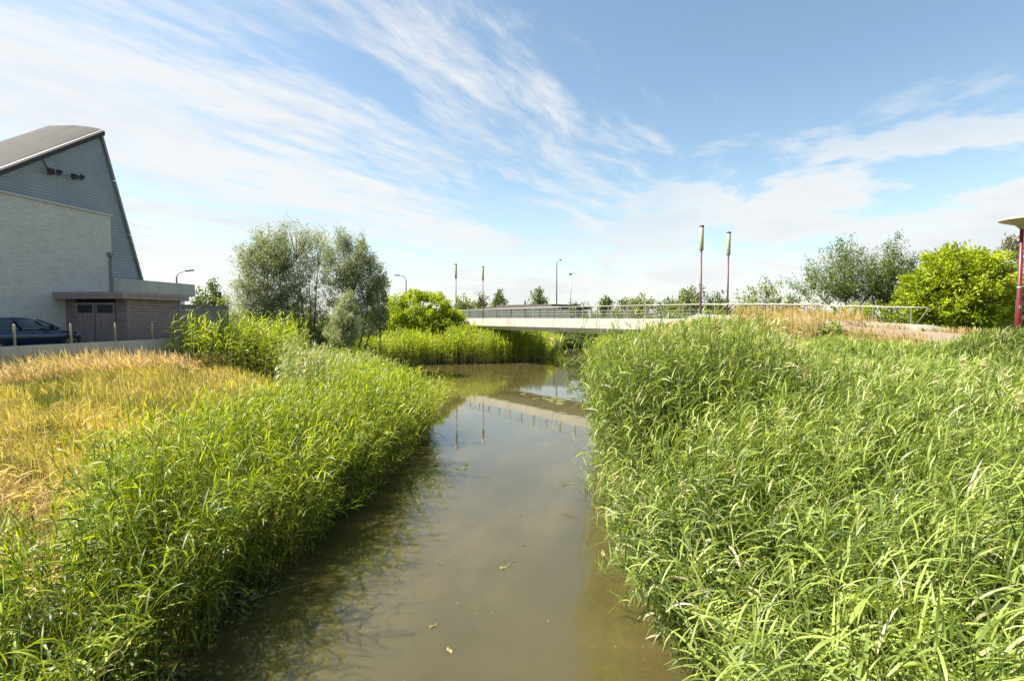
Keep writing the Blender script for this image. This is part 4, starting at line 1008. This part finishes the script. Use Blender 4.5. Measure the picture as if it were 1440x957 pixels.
x, y = scatter(3, 18, 11, 27, 8, zn, r); reeds(B, x, y, lambda x, y, g: HRT(x, y, g)*1.06, r, K=8, lw=.040, ll=.42, wind=-.75, wspread=1.2, leanaz=west, lean=.06, prof=LEAF4, tb=.25, plume=.9, cap=lambda x, y: EYE-17*y/720)
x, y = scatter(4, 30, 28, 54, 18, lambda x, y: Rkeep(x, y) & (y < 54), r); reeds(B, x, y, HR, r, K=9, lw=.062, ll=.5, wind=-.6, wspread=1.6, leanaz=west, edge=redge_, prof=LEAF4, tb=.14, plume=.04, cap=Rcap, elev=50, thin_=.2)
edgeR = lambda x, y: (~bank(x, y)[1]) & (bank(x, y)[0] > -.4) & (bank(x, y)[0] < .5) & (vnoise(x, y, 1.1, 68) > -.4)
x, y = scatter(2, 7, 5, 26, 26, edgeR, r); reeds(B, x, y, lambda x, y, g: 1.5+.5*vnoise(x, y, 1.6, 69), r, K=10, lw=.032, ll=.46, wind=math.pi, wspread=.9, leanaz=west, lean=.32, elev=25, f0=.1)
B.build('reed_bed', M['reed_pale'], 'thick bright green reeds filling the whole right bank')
# --- dry grass on the left and beside the path
def grassblades(B, x, y, Hm, r, tint, dry, wd, leanaz, lean, heads=.5, hw=3.0):
    n = len(x); g = ground(x, y); H = Hm*r.uniform(.6, 1.2, n)*(1+.2*vnoise(x, y, .9, 7))
    az = leanaz+r.normal(0, .7, n); le = np.abs(r.normal(lean, .22, n))
    hd = r.random(n) < heads
    base = np.stack([x, y, g-.02], -1); ti = np.clip(r.normal(tint, .24, n)+.4*vnoise(x, y, .7, 12), 0, 1); dr = np.clip(r.normal(dry, .25, n)+.3*vnoise(x, y, .6, 13), 0, 1)
    for k, prof in ((hd, [.5, .45, .35, .45, hw, hw*.8, .1]), (~hd, [.9, 1, .8, .5, .06])):
        B.add(base[k], az[k], np.pi/2-le[k]*.3, np.pi/2-le[k]*1.9, H[k], np.full(k.sum(), wd), prof, ti[k], dr[k], r, roll=1.2)
def dryL(x, y):
    d, l = bank(x, y); return l & (d > 2.5) & (x < -.48*y+.9*vnoise(x, y, .6, 8)+.7*vnoise(x, y, 1.6, 18)+.3) & (x > kx(y)+.1) & (y < 27)
B = Blades()
x, y = scatter(-20, -5, 4, 11, 330, dryL, r); k = r.random(len(x)) < np.clip(.55+.6*vnoise(x, y, .8, 21), .1, 1); x, y = x[k], y[k]
grassblades(B, x, y, .50, r, .55, .10, .010, math.pi*.9, .5, .35)
x, y = scatter(-22, -5, 11, 26, 260, lambda x, y: dryL(x, y) & (vnoise(x, y, .6, 51)+.5*vnoise(x, y, 1.9, 52) < .30), r); grassblades(B, x, y, .66, r, .5, .10, .013, math.pi*.95, .38, .5)
# flattened pale straw
x, y = scatter(-13, -5.5, 7, 16, 160, lambda x, y: dryL(x, y) & (vnoise(x, y, .55, 33)+.4*vnoise(x, y, 1.7, 34) > -.15), r); grassblades(B, x, y, .70, r, .95, .75, .014, math.pi*.6, 1.15, .2)
# taller seeding grass in front of the wall
x, y = scatter(-21, -10, 10, 25, 240, lambda x, y: dryL(x, y) & (x < kx(y)+2.6), r); grassblades(B, x, y, 1.12, r, .5, .85, .012, math.pi, .50, .85, 3.0)
B.build('dry_grass', M['drygrass'], 'golden dry grass with seed heads on the left slope below the wall', 'grass')
B = Blades()
sR = lambda x, y: (x-BA[0])*BS[0]+(y-BA[1])*BS[1]
x, y = scatter(9, 34, 14, 46, 130, lambda x, y: (pdR(x, y) > 2.35) & (pdR(x, y) < 5.8) & (~bank(x, y)[1]) & (vnoise(x, y, .45, 5) > -.55) & (bank(x, y)[0] > 4) & (sR(x, y) > 43.5), r)
grassblades(B, x, y, .46, r, .4, .8, .022, math.pi, .3, .5, 2.5)
x, y = scatter(9, 34, 14, 46, 150, lambda x, y: (pdR(x, y) > 2.35) & (pdR(x, y) < 5.8) & (~bank(x, y)[1]) & (bank(x, y)[0] > 4) & (sR(x, y) <= 43.2) & (sR(x, y) > 37.2), r)
grassblades(B, x, y, 1.35, r, .4, .8, .022, math.pi, .3, .6, 2.5)
B.build('dry_grass', M['drygrass'], 'dry straw coloured grass along the red path on the right', 'grass')
# --- fresh grass between
B = Blades()
def freshL(x, y): d, l = bank(x, y); return l & (d > .3) & (y < 27) & (x > kx(y)+.1)
x, y = scatter(-16, -4, 2.5, 11.5, 330, lambda x, y: freshL(x, y) & (vnoise(x, y, .8, 81)+.6*vnoise(x, y, 2.2, 82) > -.35), r); grassblades(B, x, y, .62, r, .5, .12, .013, math.pi*.8, .45, .1)
x, y = scatter(-22, -4, 9, 27, 190, lambda x, y: freshL(x, y) & (vnoise(x, y, .55, 51)+.5*vnoise(x, y, 1.9, 52) > -.02), r); grassblades(B, x, y, .6, r, .6, .15, .016, math.pi*.9, .4, .15)
x, y = scatter(8, 32, 4, 40, 60, lambda x, y: (bank(x, y)[0] > 5) & (~bank(x, y)[1]) & (pdR(x, y) > 2.6), r); grassblades(B, x, y, .40, r, .65, .1, .026, math.pi*.8, .35, .15)
x, y = scatter(-45, -8, 27, 60, 12, lambda x, y: (bank(x, y)[0] > 3) & bank(x, y)[1] & (x/y > -.62), r); grassblades(B, x, y, .7, r, .6, .15, .05, math.pi, .3, .1)
x, y = scatter(14, 44, 22, 60, 14, lambda x, y: (bank(x, y)[0] > 5) & (~bank(x, y)[1]) & (pdR(x, y) > 2.6), r); grassblades(B, x, y, .5, r, .6, .2, .05, math.pi, .3, .1)
B.build('fresh_grass', M['grass'], 'green grass filling the gaps on the banks', 'grass')
# --- low weeds at the water's edge, bottom left
n = 2600; x = r.uniform(-7.2, -4.0, n); y = r.uniform(4.5, 10, n); d = Ledge(y)-x; k = (d > -.9) & (d < .9) & (vnoise(x, y, 1.7, 3) > -.3); x, y = x[k], y[k]
zb = np.maximum(ground(x, y), 0)+r.uniform(.02, .30, len(x))*np.clip(d[k]+.9, .1, 1)
V, F = leaf_cloud(np.stack([x, y, zb], -1), unit(r.normal(size=(len(x), 3)))*np.array([1, 1, .35]), .10, .07, r)
ti = np.repeat(r.uniform(.1, .9, len(x)), 4)
tag(link('water_weed', np_mesh('water_weed', V, F, {'tint': ti, 'dry': np.repeat((r.random(len(x)) < .06)*.8, 4)}), M['green']), 'low leafy weeds at the left waterline in the foreground', 'weeds', None, 'stuff')

# ------------------------------------------------------------------ single plants
def stalk(name, loc, H, az, lean, label, K=10, ll=.5, lw=.035, m='reed', group=None, seed=1, tb=.1, cat='reed'):
    root = empty(name, loc); tag(root, label, cat, group); rr = np.random.default_rng(seed)
    st = MB(); pts = []; p = np.array([0, 0, -.1]); n = 8
    for i in range(n+1):
        pts.append(p.copy()); e = math.pi/2-lean*(.25+1.2*i/n); p = p+np.array([math.cos(e)*math.cos(az), math.cos(e)*math.sin(az), math.sin(e)])*H/n
    st.tube(pts, [.007*(1-.6*i/n) for i in range(n+1)], 6); st.build('stem', M['twig'] if m == 'reed' else M['bark'], root)
    B = Blades(); pts = np.array(pts); f = np.linspace(.3, 1, K); q = f*n; i = np.minimum(q.astype(int), n-1); bp = pts[i]+(pts[i+1]-pts[i])*(q-i)[:, None]
    a = az+np.where(np.arange(K) % 2, 1, -1)*rr.uniform(.3, 1.3, K)
    e0 = np.radians(rr.normal(45, 12, K)); B.add(bp, a, e0, e0-np.radians(np.abs(rr.normal(85, 20, K))), ll*rr.uniform(.7, 1.2, K), lw*rr.uniform(.8, 1.2, K), LEAF, np.clip(rr.normal(.55, .15, K)+tb, 0, 1), np.zeros(K), rr)
    me = np_mesh('leaf', np.concatenate(B.V), np.concatenate(B.F), {'tint': np.concatenate(B.t), 'dry': np.concatenate(B.d)}, smooth=True); link('leaf', me, M[m], root)
    return root
G = 'single reeds leaning over the water'
stalk('reed_stalk', (3.15, 7.6, 0), 2.0, math.pi*1.02, .95, 'single reed leaning far out low over the water, bottom right', seed=5, group=G, K=9)
stalk('reed_stalk', (3.0, 9.3, 0), 2.1, math.pi*.95, .75, 'single reed drooping over the water above the lowest leaning one', seed=6, group=G)
stalk('reed_stalk', (2.9, 12.2, 0), 2.2, math.pi*.9, .7, 'single reed bending out halfway along the right bank', seed=7, group=G)
def sapling(loc, H, label, seed):
    root = empty('willow_sapling', loc); tag(root, label, 'sapling'); rr = np.random.default_rng(seed)
    st = MB(); st.tube([(0, 0, -.1), (.03, 0, H*.5), (.10, 0, H)], [.012, .009, .004], 6); st.build('stem', M['bark'], root)
    n = 26; t = rr.uniform(.25, 1, n); bp = np.stack([.10*t**2, 0*t, H*t], -1)
    B = Blades(); e0 = np.radians(rr.normal(35, 20, n)); B.add(bp, rr.uniform(0, 6.28, n), e0, e0-np.radians(rr.uniform(30, 90, n)), rr.uniform(.16, .26, n), rr.uniform(.03, .045, n), [.3, 1, .9, .5, .05], rr.uniform(.7, 1, n), rr.uniform(0, .1, n), rr)
    link('leaf', np_mesh('leaf', np.concatenate(B.V), np.concatenate(B.F), {'tint': np.concatenate(B.t), 'dry': np.concatenate(B.d)}, smooth=True), M['willow'], root)
q = P(166, 585, 11.0); sapling((q.x, q.y, gz(q.x, q.y)), 1.35, 'silvery willow sapling standing in the golden dry grass', 3)

# floating leaves and lily pads
def pad(u, v, rad, label, group, rz=0, name='lily_pad', el=1.0, dry=0.1, lift=.006, cat='water plant'):
    vv = P(u, v, 10.0) - Vector((0, 0, EYE)); t = -EYE/vv.z; X_, Y_ = vv.x*t, vv.y*t
    n = 16; bm = bmesh.new(); c = bm.verts.new((-.25*rad, 0, 0)); ring = []
    for k in range(n):
        a_ = .18+(2*math.pi-.36)*k/(n-1)+math.pi*0; q_ = rad*(1+.05*math.sin(3*a_+rz))
        ring.append(bm.verts.new((q_*math.cos(a_), q_*math.sin(a_)*el, .012*math.sin(a_*3+rz)+.006)))
    for p_, q_ in zip(ring, ring[1:]): bm.faces.new((c, p_, q_))
    me = bpy.data.meshes.new(name); bm.to_mesh(me); bm.free()
    for an, av in (('tint', .5+.4*math.sin(rz*3)), ('dry', dry)):
        at_ = me.attributes.new(an, 'FLOAT', 'POINT'); at_.data.foreach_set('value', np.full(len(me.vertices), av, np.float32))
    o = link(name, me, M['lily']); o.location = (X_, Y_, lift); o.rotation_euler = (0, 0, rz)
    so = o.modifiers.new('thick', 'SOLIDIFY'); so.thickness = .004
    tag(o, label, cat, group)
GP = 'lily pads floating on the water'
pad(612, 653, .17, 'lily pad touching the left reeds, leftmost of the near three', GP, .5)
pad(648, 658, .17, 'lily pad on open water, lowest of the near three', GP, 1.9)
pad(656, 652, .13, 'smaller lily pad just above the lowest of the near three', GP, 3.0)
rr = np.random.default_rng(9)
for k in range(16):
    pad(788+rr.normal(0, 19), 561.5+rr.normal(0, 2.2), rr.uniform(.16, .30), 'lily pad in the crowded far patch near the bridge reflection', 'lily pads crowded in the far patch', rr.uniform(0, 6))
pad(735, 554, .22, 'lone lily pad left of the crowded far patch', GP, 2.2)
GF = 'fallen leaves floating on the water'
pad(609, 880, .075, 'pale fallen leaf floating in the lower left of open water', GF, .6, 'floating_leaf', .35, .9, cat='leaf')
pad(632, 914, .075, 'fallen leaf floating lowest in the picture', GF, 2.1, 'floating_leaf', .45, .8, cat='leaf')
pad(708, 798, .085, 'larger yellow leaf floating in mid water', GF, .2, 'floating_leaf', .55, .6, cat='leaf')
pad(716, 794, .05, 'small leaf beside the larger yellow one in mid water', GF, 1.2, 'floating_leaf', .45, .8, cat='leaf')
pad(848, 778, .14, 'bleached dead leaf by the right reeds', GF, 1.4, 'floating_leaf', .30, 1.0, cat='leaf')
for k in range(9):
    pad(rr.uniform(560, 830), rr.uniform(640, 900), rr.uniform(.025, .045), 'tiny leaf scrap drifting on the open water', 'tiny leaf scraps drifting on the water', rr.uniform(0, 6), 'floating_leaf', .5, rr.uniform(.4, 1), cat='leaf')
tw = MB(); a = P(322, 846, 8.9); b = P(415, 822, 9.5)
def wat(u, v):
    vv = P(u, v, 10.0)-Vector((0, 0, EYE)); t = -EYE/vv.z; return Vector((vv.x*t, vv.y*t, 0))
a, b = wat(300, 862), wat(420, 822)
tw.tube([a+Vector((-.3, 0, .12)), a+Vector((0, 0, .03)), (a+b)/2+Vector((0, .05, .012)), b], [.014, .012, .010, .004], 6)
tw.tube([(a+b)/2+Vector((0, .05, .012)), (a*.35+b*.65)+Vector((.12, -.14, .01))], [.006, .003], 5)
tag(tw.build('floating_twig', M['twig']), 'thin pale branch lying on the dark water by the left reeds', 'branch')
